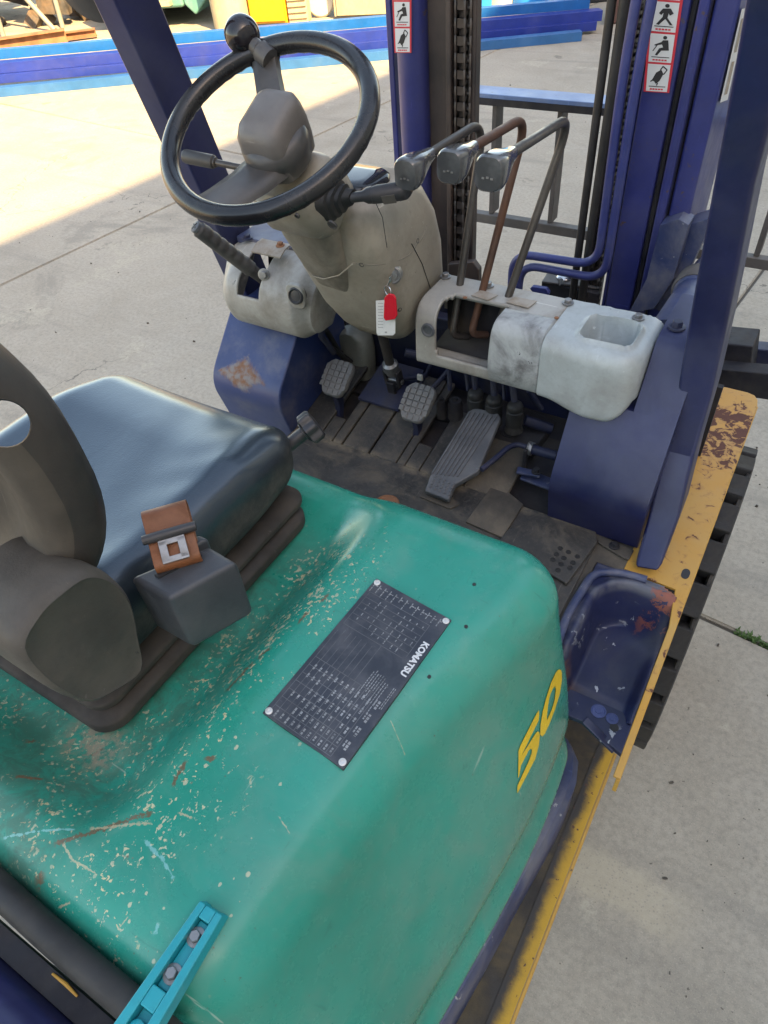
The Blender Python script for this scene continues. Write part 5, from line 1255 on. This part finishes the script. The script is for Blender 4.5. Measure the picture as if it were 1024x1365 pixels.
build('link_fork', MB().prism([at(*p_, 'z', FZ+.03) for p_ in ((688, 632), (690, 624), (720, 631), (719, 638))], (0, 0, .006)), M['blue_dusty'], lkb, bevel=.002)
build('bolt', MB().hexbolt(at(715, 629, 'z', FZ+.036), (0, 0, 1), .0065, .007), M['dark_works'], lkb)

# ------------------------------------------------------------------ works under the dash
wk = empty('valve_works', (-.5, 1.2, .95), '', ''); del wk['label'], wk['category']; wk.parent = fork; wk.location = Vector((-.5, 1.2, .95))-WL[fork.name]
build('crossmember', MB().box((-.93, 1.235, .86), (-.10, 1.26, 1.14)), M['blue_works'], wk, bevel=.004)
build('bulkhead', MB().box((-1.2, 1.262, .55), (-.06, 1.275, 1.02)), M['dark_works'], wk)
build('bulkhead_base', MB().box((-.93, 1.13, .80), (-.10, 1.234, .855)), M['dark_works'], wk)
build('rail', MB().box((-.88, 1.205, 1.035), (-.29, 1.234, 1.065)), M['blue_works'], wk, bevel=.004)
build('rail', MB().box((-.66, 1.195, .955), (-.50, 1.234, .985)), M['blue_works'], wk, bevel=.004)
build('floor_cover', MB().loft([[Vector((x, 1.075, toe(1.075)+.004)), Vector((x, 1.075, toe(1.075)+.010)), Vector((x, 1.20, toe(1.2)+.012)), Vector((x, 1.20, toe(1.2)+.004))] for x in (-.80, -.69)]), M['blue_works'], wk)
for px0, py0, px1, py1, r_ in ((630, 482, 634, 520, .0062), (657, 496, 659, 528, .0070), (682, 505, 686, 535, .0066), (598, 485, 600, 520, .005), (620, 484, 624, 520, .004), (671, 500, 672, 532, .0035)):
    a, b = at(px0, py0, 'y', 1.125), at(px1, py1, 'y', 1.115)
    build('spool_rod', MB().tube([a+Vector((0, 0, .03)), a, b], r_, 12), M['blue_works'], wk)
for px, py in ((634, 522), (659, 530), (687, 539)):
    t_ = at(px, py, 'y', 1.110)
    build('rod_boot', MB().lathe(t_, (0, .05, -1), [(-.004, .009), (0, .015), (.006, .0175), (.014, .0165), (.016, .0185), (.05, .0185), (.055, .016), (.07, .02)], 20), M['rubber'], wk)
for px, py, r_ in ((607, 533, .016), (588, 533, .011)):
    t_ = at(px, py, 'y', 1.11)
    build('valve_cap', MB().lathe(t_, (0, .05, -1), [(-.006, .005), (0, .006), (.001, r_*.8), (.012, r_), (.05, r_*1.05)], 20), M['dark_works'], wk)
build('bolt', MB().hexbolt(at(678, 576, 'z', FZ+.03), (0, -.1, 1), .011, .010), M['dark_works'], wk)
build('valve_base', MB().prism([at(*p_, 'z', FZ+.028) for p_ in ((600, 556), (640, 520), (742, 560), (712, 598), (668, 590))], (0, 0, -.03)), M['dark_works'], wk, bevel=.004)
for a, b, r_ in (((552, 530), (577, 480), .004), ((575, 520), (603, 488), .006), ((540, 470), (565, 475), .010), ((565, 470), (600, 480), .008), ((535, 505), (570, 500), .006), ((700, 560), (735, 572), .012), ((705, 520), (722, 545), .006)):
    build('linkage_rod', MB().tube([at(*a, 'y', 1.15), at(*b, 'y', 1.17)], r_, 10), M['blue_works'], wk)
build('clip', MB().obox(at(560, 503, 'y', 1.14), Vector((.007, 0, 0)), Vector((0, .003, 0)), Vector((0, 0, .008))), M['barrel_white'], wk, bevel=.002)
build('linkage_rod', MB().tube([at(436, 402, 'y', 1.06), at(428, 448, 'y', 1.05), at(445, 470, 'y', 1.10)], .0065, 10), M['blue_works'], wk)
for a, b in (((435, 440), (465, 490)), ((440, 462), (468, 482)), ((425, 455), (455, 470))):
    build('hose', MB().tube([at(*a, 'y', 1.10), at(*b, 'y', 1.16)], .006, 10), M['rubber'], wk)
build('fluid_bottle', MB().loft([pod_ring(z, x0, x1, 1.17, 1.23, .02) for z, x0, x1 in ((.86, -.93, -.84), (.93, -.935, -.835), (.97, -.93, -.84), (.985, -.90, -.86))]), M['pole'], wk, ang=50)

# ------------------------------------------------------------------ lift levers
def lever(base, top, kn_, xk, mat, label):
    p0 = at(*base, 'y', 1.075); p1 = at(top[0]+5, top[1]-9, 'y', 1.17); p2 = at(kn_[0], kn_[1]-8, 'x', p1.x+xk)
    lo_ = p0+Vector((.02, .03, -.012))
    pth = [lo_]+fillet([lo_, p0, p1, p2], [.018, .055], 8)[1:]
    o = build('lift_lever', MB().tube(pth, .0072, 14), mat, fork, label=label)
    d = (p2-p1).normalized(); s_ = d.cross(Vector((0, 0, 1))).normalized(); u = s_.cross(d)
    rings_ = []
    for t, a, b, dz in ((-.040, .0085, .0085, 0), (-.026, .0105, .0105, -.001), (-.010, .0140, .0150, -.003), (.004, .0175, .0195, -.005), (.014, .0195, .0220, -.007), (.025, .0200, .0230, -.008), (.033, .0195, .0222, -.008), (.036, .0175, .0200, -.008)):
        rings_.append([p2+d*t+s_*x+u*(y+dz) for x, y in rrect(2*a, 2*b, min(a, b)*.66, 5)])
    k = build('lever_knob', MB().loft(rings_), M['knob'], o, ang=50)
    f = p2+d*.0365; bb = MB()
    for i in range(3): bb.obox(f+s_*(.006*(i-1))+u*(-.013+.001*(i % 2)), s_*.0018, u*.0012, d*.0004)
    build('knob_symbol', bb, M['steel'], k, flat=True)
    return o
lever((603, 448), (641, 168), (556, 224), -.008, M['lever_steel'], 'left grey steel lift lever nearest the steering wheel')
lever((628, 446), (699, 162), (614, 214), -.004, M['lever_rust'], 'middle lift lever with a rusty brown shaft')
lever((658, 452), (757, 163), (666, 222), .002, M['lever_steel'], 'right grey steel lift lever nearest the mast chain')
# ------------------------------------------------------------------ seat
SX0, SX1 = -.975, -.553
seat = empty('seat', (-.765, .36, 1.05), '', ''); del seat['label'], seat['category']; seat.parent = fork; seat.location = Vector((-.765, .36, 1.05))-WL[fork.name]
seat['label'] = 'black vinyl operator seat with brown dusty base'
def cush(p):
    x, y, z = p
    t = smooth((z-1.15)/.09); u = (x-(SX0+SX1)/2)/((SX1-SX0)/2)
    z += t*(.012*abs(u)**2.4 - .008*(1-abs(u)**2)) * (1-.55*smooth((y-.44)/.16))
    z += t*(-.018*smooth((y-.47)/.14)) + t*.012*smooth((.33-y)/.15)
    # sides tuck under
    x -= (u)*.018*smooth((1.17-z)/.08)
    # front tapers in plan
    x = (SX0+SX1)/2 + (x-(SX0+SX1)/2)*(1-.06*smooth((y-.45)/.16))
    # soft creases from use
    z += t*(.0007*math.sin(x*30+y*26+2*math.sin(x*17))*math.exp(-((u-.45)/.4)**2)*smooth((y-.2)/.1) + .0005*math.sin(x*55-y*60+1.7*math.sin(y*21))*math.exp(-((u-.75)/.25)**2))
    return Vector((x, y, z))
build('cushion', rbox((SX0, .135, 1.105), (SX1, .612, 1.245), (.055, .060, .050), n=(30, 32, 6), k=7).xf(cush), M['vinyl'], seat, ang=70)
build('base_plate', rbox((SX0+.012, .150, 1.083), (SX1-.006, .590, 1.108), (.03, .03, .010), n=(4, 4, 2), k=5), M['seat_base'], seat, ang=50)
build('slide_tray', rbox((SX0+.004, .138, 1.052), (SX1+.004, .580, 1.084), (.035, .035, .010), n=(4, 4, 2), k=5), M['seat_base'], seat, ang=50)
# lobed adjuster knob at the front corner
ka = at(402, 580, 'y', .625); kd_ = Vector((.55, .70, -.05)).normalized()
ka = Vector((-.585, .598, 1.135)); 
kb_ = at(414, 571, 'y', .652); kb_ = at(413, 571, 'y', .640); kd_ = Vector((.50, .72, .42)).normalized(); ka = kb_-kd_*.045
kn_o = build('adjuster_knob', MB().lathe(ka, kd_, [(-.02, .011), ((kb_-ka).length-.012, .011), ((kb_-ka).length-.011, .016), ((kb_-ka).length-.008, .016)], 20), M['black_plastic'], seat)
a_ = kd_.orthogonal().normalized(); b_ = kd_.cross(a_); m = MB(); rg = []
for h, k in ((-.009, .8), (-.006, 1.0), (.009, 1.0), (.013, .9), (.014, .55)):
    rg.append([kb_+kd_*h+(a_*math.cos(2*PI*i/56)+b_*math.sin(2*PI*i/56))*(.0235+.0030*math.cos(2*PI*i/56*7))*k for i in range(56)])
build('knob_head', MB().loft(rg), M['black_plastic'], kn_o, ang=40)
# backrest: thick rolled edge round a hollowed back shell
BCX, BCY, BZC = -.780, .380, 1.432; BRO = .235; BPH = R(66); BVH = .240; BLEAN = math.tan(R(2))
def bp_(a, k, back):
    c, s_ = math.cos(a), math.sin(a); e = .84
    ph = math.copysign(abs(c)**e, c)*BPH*k; v = math.copysign(abs(s_)**e, s_)*BVH*k
    r_ = BRO+back
    return Vector((BCX+r_*math.sin(ph), BCY-r_*math.cos(ph)-v*BLEAN, BZC+v))
NA = 72; A_ = [2*PI*i/NA for i in range(NA)]
prof_b = [(.02, -.085), (.3, -.085), (.6, -.085), (.82, -.075), (.93, -.056), (.985, -.040), (1.005, -.015), (1.0, .018), (.955, .044), (.88, .052), (.80, .046), (.745, .022), (.70, -.010), (.62, -.034), (.35, -.045), (.02, -.045)]
bkr = build('backrest', MB().loft([[bp_(a, k, b) for a in A_] for k, b in prof_b]), [M['seat_shell'], M['seat_back_skin']], seat, ang=60)
for p_ in bkr.data.polygons:
    if p_.index//NA >= 9: p_.material_index = 1
NR = len(prof_b)
cut_m = MB().lathe(CAM+ray(6, 565).normalized()*.45, ray(6, 565), [(0, .016), (.75, .032)], 28)
cm_ = bpy.data.meshes.new('cut'); cm_.from_pydata([tuple(p) for p in cut_m.v], [], cut_m.f); co_ = bpy.data.objects.new('cut', cm_); COL.objects.link(co_)
co_.scale = (1, 1, 1)
md = bkr.modifiers.new('hole', 'BOOLEAN'); md.object = co_; md.operation = 'DIFFERENCE'; md.solver = 'EXACT'
bpy.context.view_layer.update(); dg_ = bpy.context.evaluated_depsgraph_get()
nm_ = bpy.data.meshes.new_from_object(bkr.evaluated_get(dg_)); nm_.name = 'backrest'
bkr.modifiers.clear(); bkr.data = nm_; nm_.shade_smooth(); nm_.set_sharp_from_angle(angle=R(50)); bpy.data.objects.remove(co_)
# side recliner cover
rc_ = [at(*q, 'x', -.520) for q in ((18, 862), (40, 815), (70, 785), (112, 758), (150, 768), (175, 800), (186, 850), (190, 895), (150, 925), (120, 938), (88, 930), (50, 905))]
cm = sum(rc_, Vector())/len(rc_)
rcs = spline(rc_, 4, True)
def rr_k(k, dx): return [Vector((cm.x+dx, lerp(cm.y, p.y, k), lerp(cm.z, p.z, k))) for p in rcs]
build('recliner_cover', MB().loft([rr_k(.98, -.10), rr_k(1.0, -.03), rr_k(1.0, -.012), rr_k(.965, .0), rr_k(.90, .005), rr_k(.86, .003), rr_k(.4, .004)]), M['recliner'], seat, ang=50)
# belt retractor
def on_x(px, py, x): return at(px, py, 'x', x)
rx0, rx1 = -.592, -.505
def q_(px, py, z): return at(px, py, 'z', z)
tz = 1.268
T = [q_(171, 769, tz), q_(226, 799, tz), q_(318, 749, tz), q_(277, 725, tz)]
hgt = .098
bot = [p+Vector((0, 0, -hgt)) for p in T]
# flat underside with a notch at the rear, chamfered edges
u1 = (T[2]-T[1]).normalized(); u2 = (T[0]-T[1]).normalized()
ret = MB().loft([[p+Vector((0, 0, z))+((sum(T, Vector())/4)-p)*k for p in T] for z, k in ((-hgt, .06), (-hgt+.012, .01), (-.010, .0), (0, .03))])
rto = build('belt_retractor', ret, M['retractor'], fork, bevel=.006, ang=30, label='charcoal belt retractor box bolted beside the seat')
build('retractor_slot', MB().obox(sum(T, Vector())/4+u2*.012+Vector((0, 0, .001)), u1*.026, u2*.004, Vector((0, 0, .0012))), M['ink'], rto)
build('retractor_lip', MB().loft([[p+Vector((0, 0, z)) for p in ((T[0]+T[3])/2+u1*.045+u2*.004, (T[0]+T[3])/2+u1*.012+u2*.004, (T[0]+T[3])/2+u1*.012-u2*.012, (T[0]+T[3])/2+u1*.045-u2*.012)] for z in (-.01, .012)]), M['retractor'], rto, bevel=.005)
# webbing loop and tongue
bz = tz+.012
W = [q_(195, 748, bz+.004), q_(240, 735, bz+.004)]
def belt(pts, hw, th, name, par):
    rgs = []
    for i, p in enumerate(pts):
        t = (pts[min(i+1, len(pts)-1)]-pts[max(i-1, 0)]).normalized(); n = t.cross(wdir).normalized()
        rgs.append([p-wdir*hw-n*th, p+wdir*hw-n*th, p+wdir*hw+n*th, p-wdir*hw+n*th])
    return build(name, MB().loft(rgs), M['leather'], par, bevel=.0008, ang=60)
e0, e1 = q_(207, 752, bz), q_(265, 735, bz)
wdir = (e1-e0); wdir = Vector((wdir.x, wdir.y, 0)).normalized()
cA = (e0+e1)/2; hw = (e1-e0).length/2
fd = Vector((0, 0, 1)).cross(wdir); fd = fd if fd.y > 0 else -fd
bpts = [cA-fd*.004+Vector((0, 0, -.012)), cA-fd*.006+Vector((0, 0, .0)), cA+fd*.010+Vector((0, 0, .010)), cA+fd*.030+Vector((0, 0, .022)), cA+fd*.046+Vector((0, 0, .032)), cA+fd*.056+Vector((0, 0, .030)), cA+fd*.060+Vector((0, 0, .021)), cA+fd*.054+Vector((0, 0, .013)), cA+fd*.036+Vector((0, 0, .006)), cA+fd*.016+Vector((0, 0, .000))]
bl_ = belt(spline(bpts, 5), hw*1.05, .0011, 'seat_belt', rto); bl_['label'] = 'folded brown belt webbing with a black and steel tongue'
tc = cA+fd*.020+Vector((0, 0, .0195)); td = (fd*1.0+Vector((0, 0, .55))).normalized(); tn = wdir.cross(td).normalized(); tn = tn if tn.z > 0 else -tn
build('tongue_bar', MB().tube([tc+wdir*x+tn*.003 for x in (-hw*1.22, -hw*.6, 0, hw*.6, hw*1.22)], [.0055, .0060, .0060, .0060, .0055], 12), M['black_plastic'], bl_)
tq = tc-td*.019+tn*.001
for dx, dy, a, b in ((-.0105, 0, .0045, .012), (.0105, 0, .0045, .012), (0, -.0105, .0149, .0035), (0, .0105, .0149, .0035)):
    build('tongue', MB().obox(tq+wdir*dx+td*dy+tn*.0015, wdir*a, td*b, tn*.0012), M['steel'], bl_, bevel=.0006)
# ------------------------------------------------------------------ mast
mast = empty('mast', (-.59, 1.56, .2), '', ''); del mast['label'], mast['category']; mast.parent = fork; mast.location = Vector((-.59, 1.56, .2))-WL[fork.name]
mast['label'] = 'blue two stage lifting mast with greasy chains'
Z0, Z1 = .15, 2.35
def mx(px, y, py=100): return at(px, py, 'y', y).x
def upright(name, px0, px1, y0_, y1_, mat, bev=.003, z0=Z0, z1=Z1, par=mast, py=100):
    return build(name, MB().box((mx(px0, y0_, py), y0_, z0), (mx(px1, y0_, py), y1_, z1)), mat, par, bevel=bev)
# left side
upright('outer_channel', 518.5, 526, 1.52, 1.66, M['blue_mast'])
cyl_x = (mx(526, 1.50)+mx(566, 1.50))/2; cyl_r = (mx(566, 1.50)-mx(526, 1.50))/2*.94
lc = build('lift_cylinder', MB().lathe((cyl_x, 1.50+cyl_r*.6, Z0), (0, 0, 1), [(0, cyl_r), (Z1-Z0, cyl_r)], 36), M['blue_mast'], mast)
upright('inner_channel', 566, 600, 1.525, 1.54, M['mast_brown'])
upright('inner_flange', 594, 601, 1.49, 1.523, M['mast_brown'])
upright('channel_edge', 627.5, 634, 1.50, 1.525, M['mast_brown'])
upright('chain_backing', 601.5, 627.5, 1.56, 1.575, M['mast_brown'])
build('mast_foot', MB().prism([at(*q, 'y', 1.45) for q in ((597, 392), (597, 352), (630, 349), (638, 360), (638, 392))], (0, .02, 0)), M['mast_brown'], mast, bevel=.003)
# chains: each link a pair of side plates and a pin
def chain(name, x0, x1, y, n=54, pitch=.0300, z0=.75):
    root = build(name, MB().box((x0+.012, y+.002, z0), (x1-.012, y+.010, z0+n*pitch)), M['chain'], fork)
    W_ = x1-x0; lm = MB()
    for xx in (x0, x0+W_*.26, x0+W_*.66, x0+W_*.92):
        o2 = [(0, a, b) for a, b in ((-.008, -.010), (.008, -.010), (.012, -.004), (.012, .022), (.008, .027), (-.008, .027), (-.012, .022), (-.012, -.004))]
        lm.prism([Vector((xx, y+b_, z_)) for _, b_, z_ in o2], (W_*.08, 0, 0))
    lm.lathe((x0-.002, y, .0085), (1, 0, 0), [(0, .0055), (W_+.004, .0055)], 10)
    lm.prism([Vector((x0+W_*.36, y+b_*.8, z_+.014)) for b_, z_ in ((-.012, -.008), (.012, -.008), (.012, .008), (-.012, .008))], (W_*.28, 0, 0))
    me = None
    for k in range(n):
        if me is None:
            o = build('chain_link', lm, M['chain'], root, origin=((x0+x1)/2, y, 0), ang=40); me = o.data; o.location = Vector(((x0+x1)/2, y, z0))-WL[root.name]
        else: inst(me, 'chain_link', ((x0+x1)/2, y, z0+k*pitch), (0, 0, 0), root)
chain('lift_chain', mx(599, 1.50), mx(629, 1.50), 1.508)
# right side, from the gap outward
chain('lift_chain', mx(824, 1.55), mx(846, 1.55), 1.555)
upright('chain_backing', 822, 848, 1.60, 1.615, M['mast_brown'])
for px, r_ in ((802, .0085), (818, .0095)):
    x = mx(px, 1.50); build('mast_hose', MB().tube([(x, 1.50, .7), (x+.001, 1.50, 1.4), (x, 1.50, Z1)], r_, 14), M['hose'], mast)
upright('inner_channel', 852, 858, 1.52, 1.60, M['blue_mast'], .004)
web = upright('inner_web', 858.3, 902, 1.515, 1.535, M['blue_mast'], .004)
upright('channel_groove', 902.3, 911, 1.53, 1.56, M['dark_works'])
upright('outer_flange', 911.3, 926, 1.50, 1.56, M['blue_mast'], .006)
upright('roller_groove', 926.3, 931, 1.53, 1.56, M['mast_brown'])
upright('outer_web', 931.3, 964, 1.51, 1.73, M['blue_mast'], .006)
# pipes that bend from the mast towards the valve
yp = 1.44
p1_ = [at(*q, 'y', yp) for q in ((836, -60), (833, 60), (806, 330), (803, 345), (790, 353), (700, 341), (690, 346), (684, 375), (684, 395))]
build('hydraulic_pipe', MB().tube(fillet([at(859, -60, 'y', yp), at(831.5, 95, 'y', yp), at(797, 354, 'y', yp), at(684, 337, 'y', yp), at(681, 400, 'y', yp)], [.1, .05, .05], 8), .0092, 14), M['pipe_blue'], mast)
p2_ = [at(881, -60, 'y', yp), at(850, 95, 'y', yp), at(806, 373, 'y', yp), at(695, 352, 'y', yp), at(690, 400, 'y', yp)]
build('hydraulic_pipe', MB().tube(fillet(p2_, [.1, .05, .05], 8), .0092, 14), M['pipe_blue'], mast)
build('pipe_clip', MB().prism([at(*q, 'y', 1.36) for q in ((706, 385), (709, 382), (728, 385), (732, 391), (730, 396), (712, 393))], (0, .012, 0)), M['pipe_blue'], mast, bevel=.002)
# junction box with a clear lamp
jb = build('junction_box', MB().prism([at(*q, 'z', 1.02) for q in ((722, 376), (730, 362), (800, 372), (800, 392))], (0, 0, -.10)), M['dark_works'], fork, bevel=.004)
build('box_lid', MB().prism([at(*q, 'z', 1.026) for q in ((722, 375), (731, 361), (800, 371), (800, 384))], (0, 0, -.005)), M['rack_steel'], jb, bevel=.002)
build('box_lamp', MB().lathe(at(752, 371, 'z', 1.026), (0, 0, 1), [(0, .018), (.004, .018), (.008, .014), (.010, .004)], 24), M['chrome'], jb)
build('lamp_bracket', MB().tube([at(748, 374, 'z', 1.03), at(749, 382, 'z', 1.03)], .006, 8), M['dark_works'], jb)
# lower mount: gusset and tilt cylinder on the right
g0 = [at(*q, 'y', 1.47) for q in ((880, 300), (905, 292), (918, 300), (898, 372), (872, 412), (838, 418), (862, 372))]
build('mast_gusset', MB().prism(g0, (0, .05, 0)), M['blue_dusty'], mast, bevel=.0012, ang=20)
g1 = [at(*q, 'y', 1.50) for q in ((918, 300), (946, 291), (938, 320), (922, 352), (905, 392), (888, 415), (872, 412), (898, 372))]
build('mast_gusset', MB().prism(g1, (0, .06, 0)), M['blue_dusty'], mast, bevel=.0012, ang=20)
ta, tb_ = at(898, 432, 'y', 1.24), at(948, 352, 'y', 1.56)
td_ = (tb_-ta).normalized(); Lt = (tb_-ta).length
tcy = build('tilt_cylinder', MB().lathe(ta-td_*.06, td_, [(0, .034), (.06+Lt*.45, .034), (.06+Lt*.46, .038), (.06+Lt*.62, .038), (.06+Lt*.63, .030), (.06+Lt*.9, .030)], 28), M['blue_dusty'], fork)
build('gland_collar', MB().lathe(ta+td_*Lt*.47, td_, [(0, .040), (.01, .044), (.05, .044), (.06, .038)], 24), M['rack_steel'], tcy)
build('dash_bar', MB().box((-.165, 1.155, 1.17), (-.098, 1.19, 1.20)), M['blue_dusty'], fork, bevel=.002)
# ---- load backrest and carriage beyond the mast
yb = 2.02
top0, top1 = at(640, 130, 'y', yb), at(980, 161, 'y', yb)
zt = (top0.z+top1.z)/2; zb = at(700, 300, 'y', yb).z
bx_ = -1.235; bX = .08
lb2 = build('load_backrest', MB().prism([(bx_, yb, zt), (bX, yb, zt), (bX, yb+.075, zt), (bx_, yb+.075, zt)], (0, 0, .012)), M['rack_blue'], fork, bevel=.002, label='load backrest of thin bars with sky light painted pale on top')
build('top_bar_edge', MB().box((bx_, yb-.004, zt-.016), (bX, yb+.004, zt+.001)), M['dark_works'], lb2)
build('lower_bar', MB().box((bx_, yb, zb-.016), (bX, yb+.03, zb+.012)), M['rack_steel'], lb2, bevel=.002)
for px0, px1, py in ((656, 672, 200), (740, 752, 200), (1008, 1020, 330)):
    x0_, x1_ = at(px0, py, 'y', yb+.02).x, at(px1, py, 'y', yb+.02).x
    build('backrest_bar', MB().box((x0_, yb+.012, zb+.0125), (x0_+.014, yb+.060, zt-.001)), M['rack_steel'], lb2, bevel=.001)
x0_, x1_ = at(505, 180, 'y', yb).x, at(523, 180, 'y', yb).x
build('backrest_end', MB().box((bx_+.002, yb+.002, .3), (bx_+.05, yb+.05, zt-.0165)), M['rack_steel'], lb2, bevel=.002)
# thin bar behind the right guard leg
build('backrest_bar', MB().tube([at(954, 300, 'y', yb+.03), at(942, 345, 'y', yb+.03)], .006, 8), M['dark_works'], lb2)
# fork carriage blocks
yc = 1.84
cb = [at(*q, 'y', yc) for q in ((946, 456), (1004, 462), (998, 512), (935, 508))]
car = build('carriage_block', MB().prism(cb, (0, .10, 0)), M['dark_works'], fork, bevel=.004)
build('carriage_arm', MB().prism([at(*q, 'y', yc-.06) for q in ((940, 490), (1040, 500), (1040, 536), (935, 520))], (0, .05, 0)), M['dark_works'], car, bevel=.004)
build('carriage_rail', MB().prism([at(*q, 'y', yc+.1) for q in ((960, 462), (1090, 472), (1090, 505), (960, 500))], (0, .05, 0)), M['blue_works'], car, bevel=.004)
# ---- warning stickers
def sticker(corners, y, cells, par, lab):
    """corners: pixel corners TL TR BR BL of the strip"""
    TL, TR, BR, BL = [at(*c, 'y', y) for c in corners]
    def sp(u, v, off=.0): return (TL.lerp(TR, u)).lerp(BL.lerp(BR, u), v)+Vector((0, -off, 0))
    s = build('warning_sticker', MB().add([sp(0, 0), sp(1, 0), sp(1, 1), sp(0, 1)], [(0, 1, 2, 3)]), M['sticker_red'], fork, flat=True, label=lab)
    n = len(cells); wh = MB(); ik = MB(); rd_ = MB()
    def poly(mb, pts, v0, h, off):
        mb.add([sp(.09+.82*x, v0+h*y_, off) for x, y_ in pts], [tuple(range(len(pts)))])
    def disc(mb, cx, cy, rx, ry, v0, h, off): poly(mb, [(cx+rx*math.cos(2*PI*k/14), cy+ry*math.sin(2*PI*k/14)) for k in range(14)], v0, h, off)
    for i, kind in enumerate(cells):
        v0 = (i+.035)/n; h = .93/n
        if i == 0 and len(cells) == 4: pass
        poly(wh, [(0, 0), (1, 0), (1, 1), (0, 1)], v0, h, .0005)
        poly(ik, [(.12, .80), (.9, .80), (.9, .83), (.12, .83)], v0, h, .0010)
        for k in range(5): poly(rd_, [(.18+k*.13, .89), (.28+k*.13, .89), (.28+k*.13, .945), (.18+k*.13, .945)], v0, h, .0010)
        if kind == 'stand':
            disc(ik, .56, .12, .09, .065, v0, h, .0010)
            poly(ik, [(.40, .22), (.70, .20), (.84, .36), (.70, .44), (.64, .36), (.62, .52), (.86, .76), (.74, .76), (.54, .56), (.30, .77), (.18, .76), (.42, .50), (.44, .36), (.36, .44), (.26, .38)], v0, h, .0010)
        if kind == 'sit':
            disc(ik, .62, .12, .085, .065, v0, h, .0010)
            poly(ik, [(.55, .21), (.76, .20), (.84, .56), (.52, .58), (.36, .76), (.26, .74), (.42, .50), (.58, .46), (.52, .36), (.22, .42), (.20, .38), (.48, .28)], v0, h, .0010)
            poly(ik, [(.14, .60), (.34, .34), (.37, .36), (.17, .62)], v0, h, .0010)
        if kind == 'tip':
            poly(ik, [(.40, .30), (.62, .18), (.74, .34), (.60, .60), (.44, .72), (.34, .62), (.22, .60), (.30, .48)], v0, h, .0010)
            for a, b in (((.58, .20), (.68, .06)), ((.68, .06), (.88, .18)), ((.88, .18), (.74, .36)), ((.52, .68), (.48, .78)), ((.28, .58), (.18, .64))):
                dx, dy = b[0]-a[0], b[1]-a[1]; l = math.hypot(dx, dy); nx, ny = -dy/l*.025, dx/l*.025
                poly(ik, [(a[0]-nx, a[1]-ny), (b[0]-nx, b[1]-ny), (b[0]+nx, b[1]+ny), (a[0]+nx, a[1]+ny)], v0, h, .0010)
    build('sticker_cells', wh, M['sticker_white'], s, flat=True, weld=False)['kind'] = 'stuff'; build('sticker_symbols', ik, M['ink'], s, flat=True, weld=False)['kind'] = 'stuff'; build('sticker_caption', rd_, M['sticker_red'], s, flat=True, weld=False)['kind'] = 'stuff'
sticker(((871, -46), (917, -42), (892, 124), (858, 122)), 1.513, ['stand', 'stand', 'sit', 'tip'], web, 'red edged warning strip with three black pictograms')
sticker(((521.5, -36), (548.5, -36), (548.5, 70.5), (526, 70.5)), 1.50+cyl_r*.6-cyl_r-.0015, ['stand', 'sit', 'tip'], lc, 'red edged warning strip on the left cylinder')
# faded sticker on the outer face of the right channel
xo_ = mx(966, 1.51)+.0012
fs = [at(*q, 'x', xo_) for q in ((989, 12), (997, 10), (970, 133), (960, 137))]
st2 = build('faded_sticker', MB().add(fs, [(0, 1, 2, 3)]), M['sticker_white'], fork, flat=True)
fs2 = [Vector((.0006, 0, 0))+fs[0].lerp(fs[1], u).lerp(fs[3].lerp(fs[2], u), v) for u, v in ((.3, .1), (.7, .1), (.7, .45), (.3, .45))]; fs3 = [Vector((.0006, 0, 0))+fs[0].lerp(fs[1], u).lerp(fs[3].lerp(fs[2], u), v) for u, v in ((.3, .55), (.7, .55), (.7, .92), (.3, .92))]
build('sticker_panel', MB().add(fs2, [(0, 1, 2, 3)]).add(fs3, [(0, 1, 2, 3)]), M['silver_tag'], st2, flat=True)

# ------------------------------------------------------------------ no piece lies deeper than thing > part > sub-part
def depth(o):
    n = 0
    while o.parent is not None: o = o.parent; n += 1
    return n
for o in list(bpy.data.objects):
    while depth(o) > 2:
        o.parent = o.parent.parent; o.location = WL[o.name]-WL[o.parent.name]
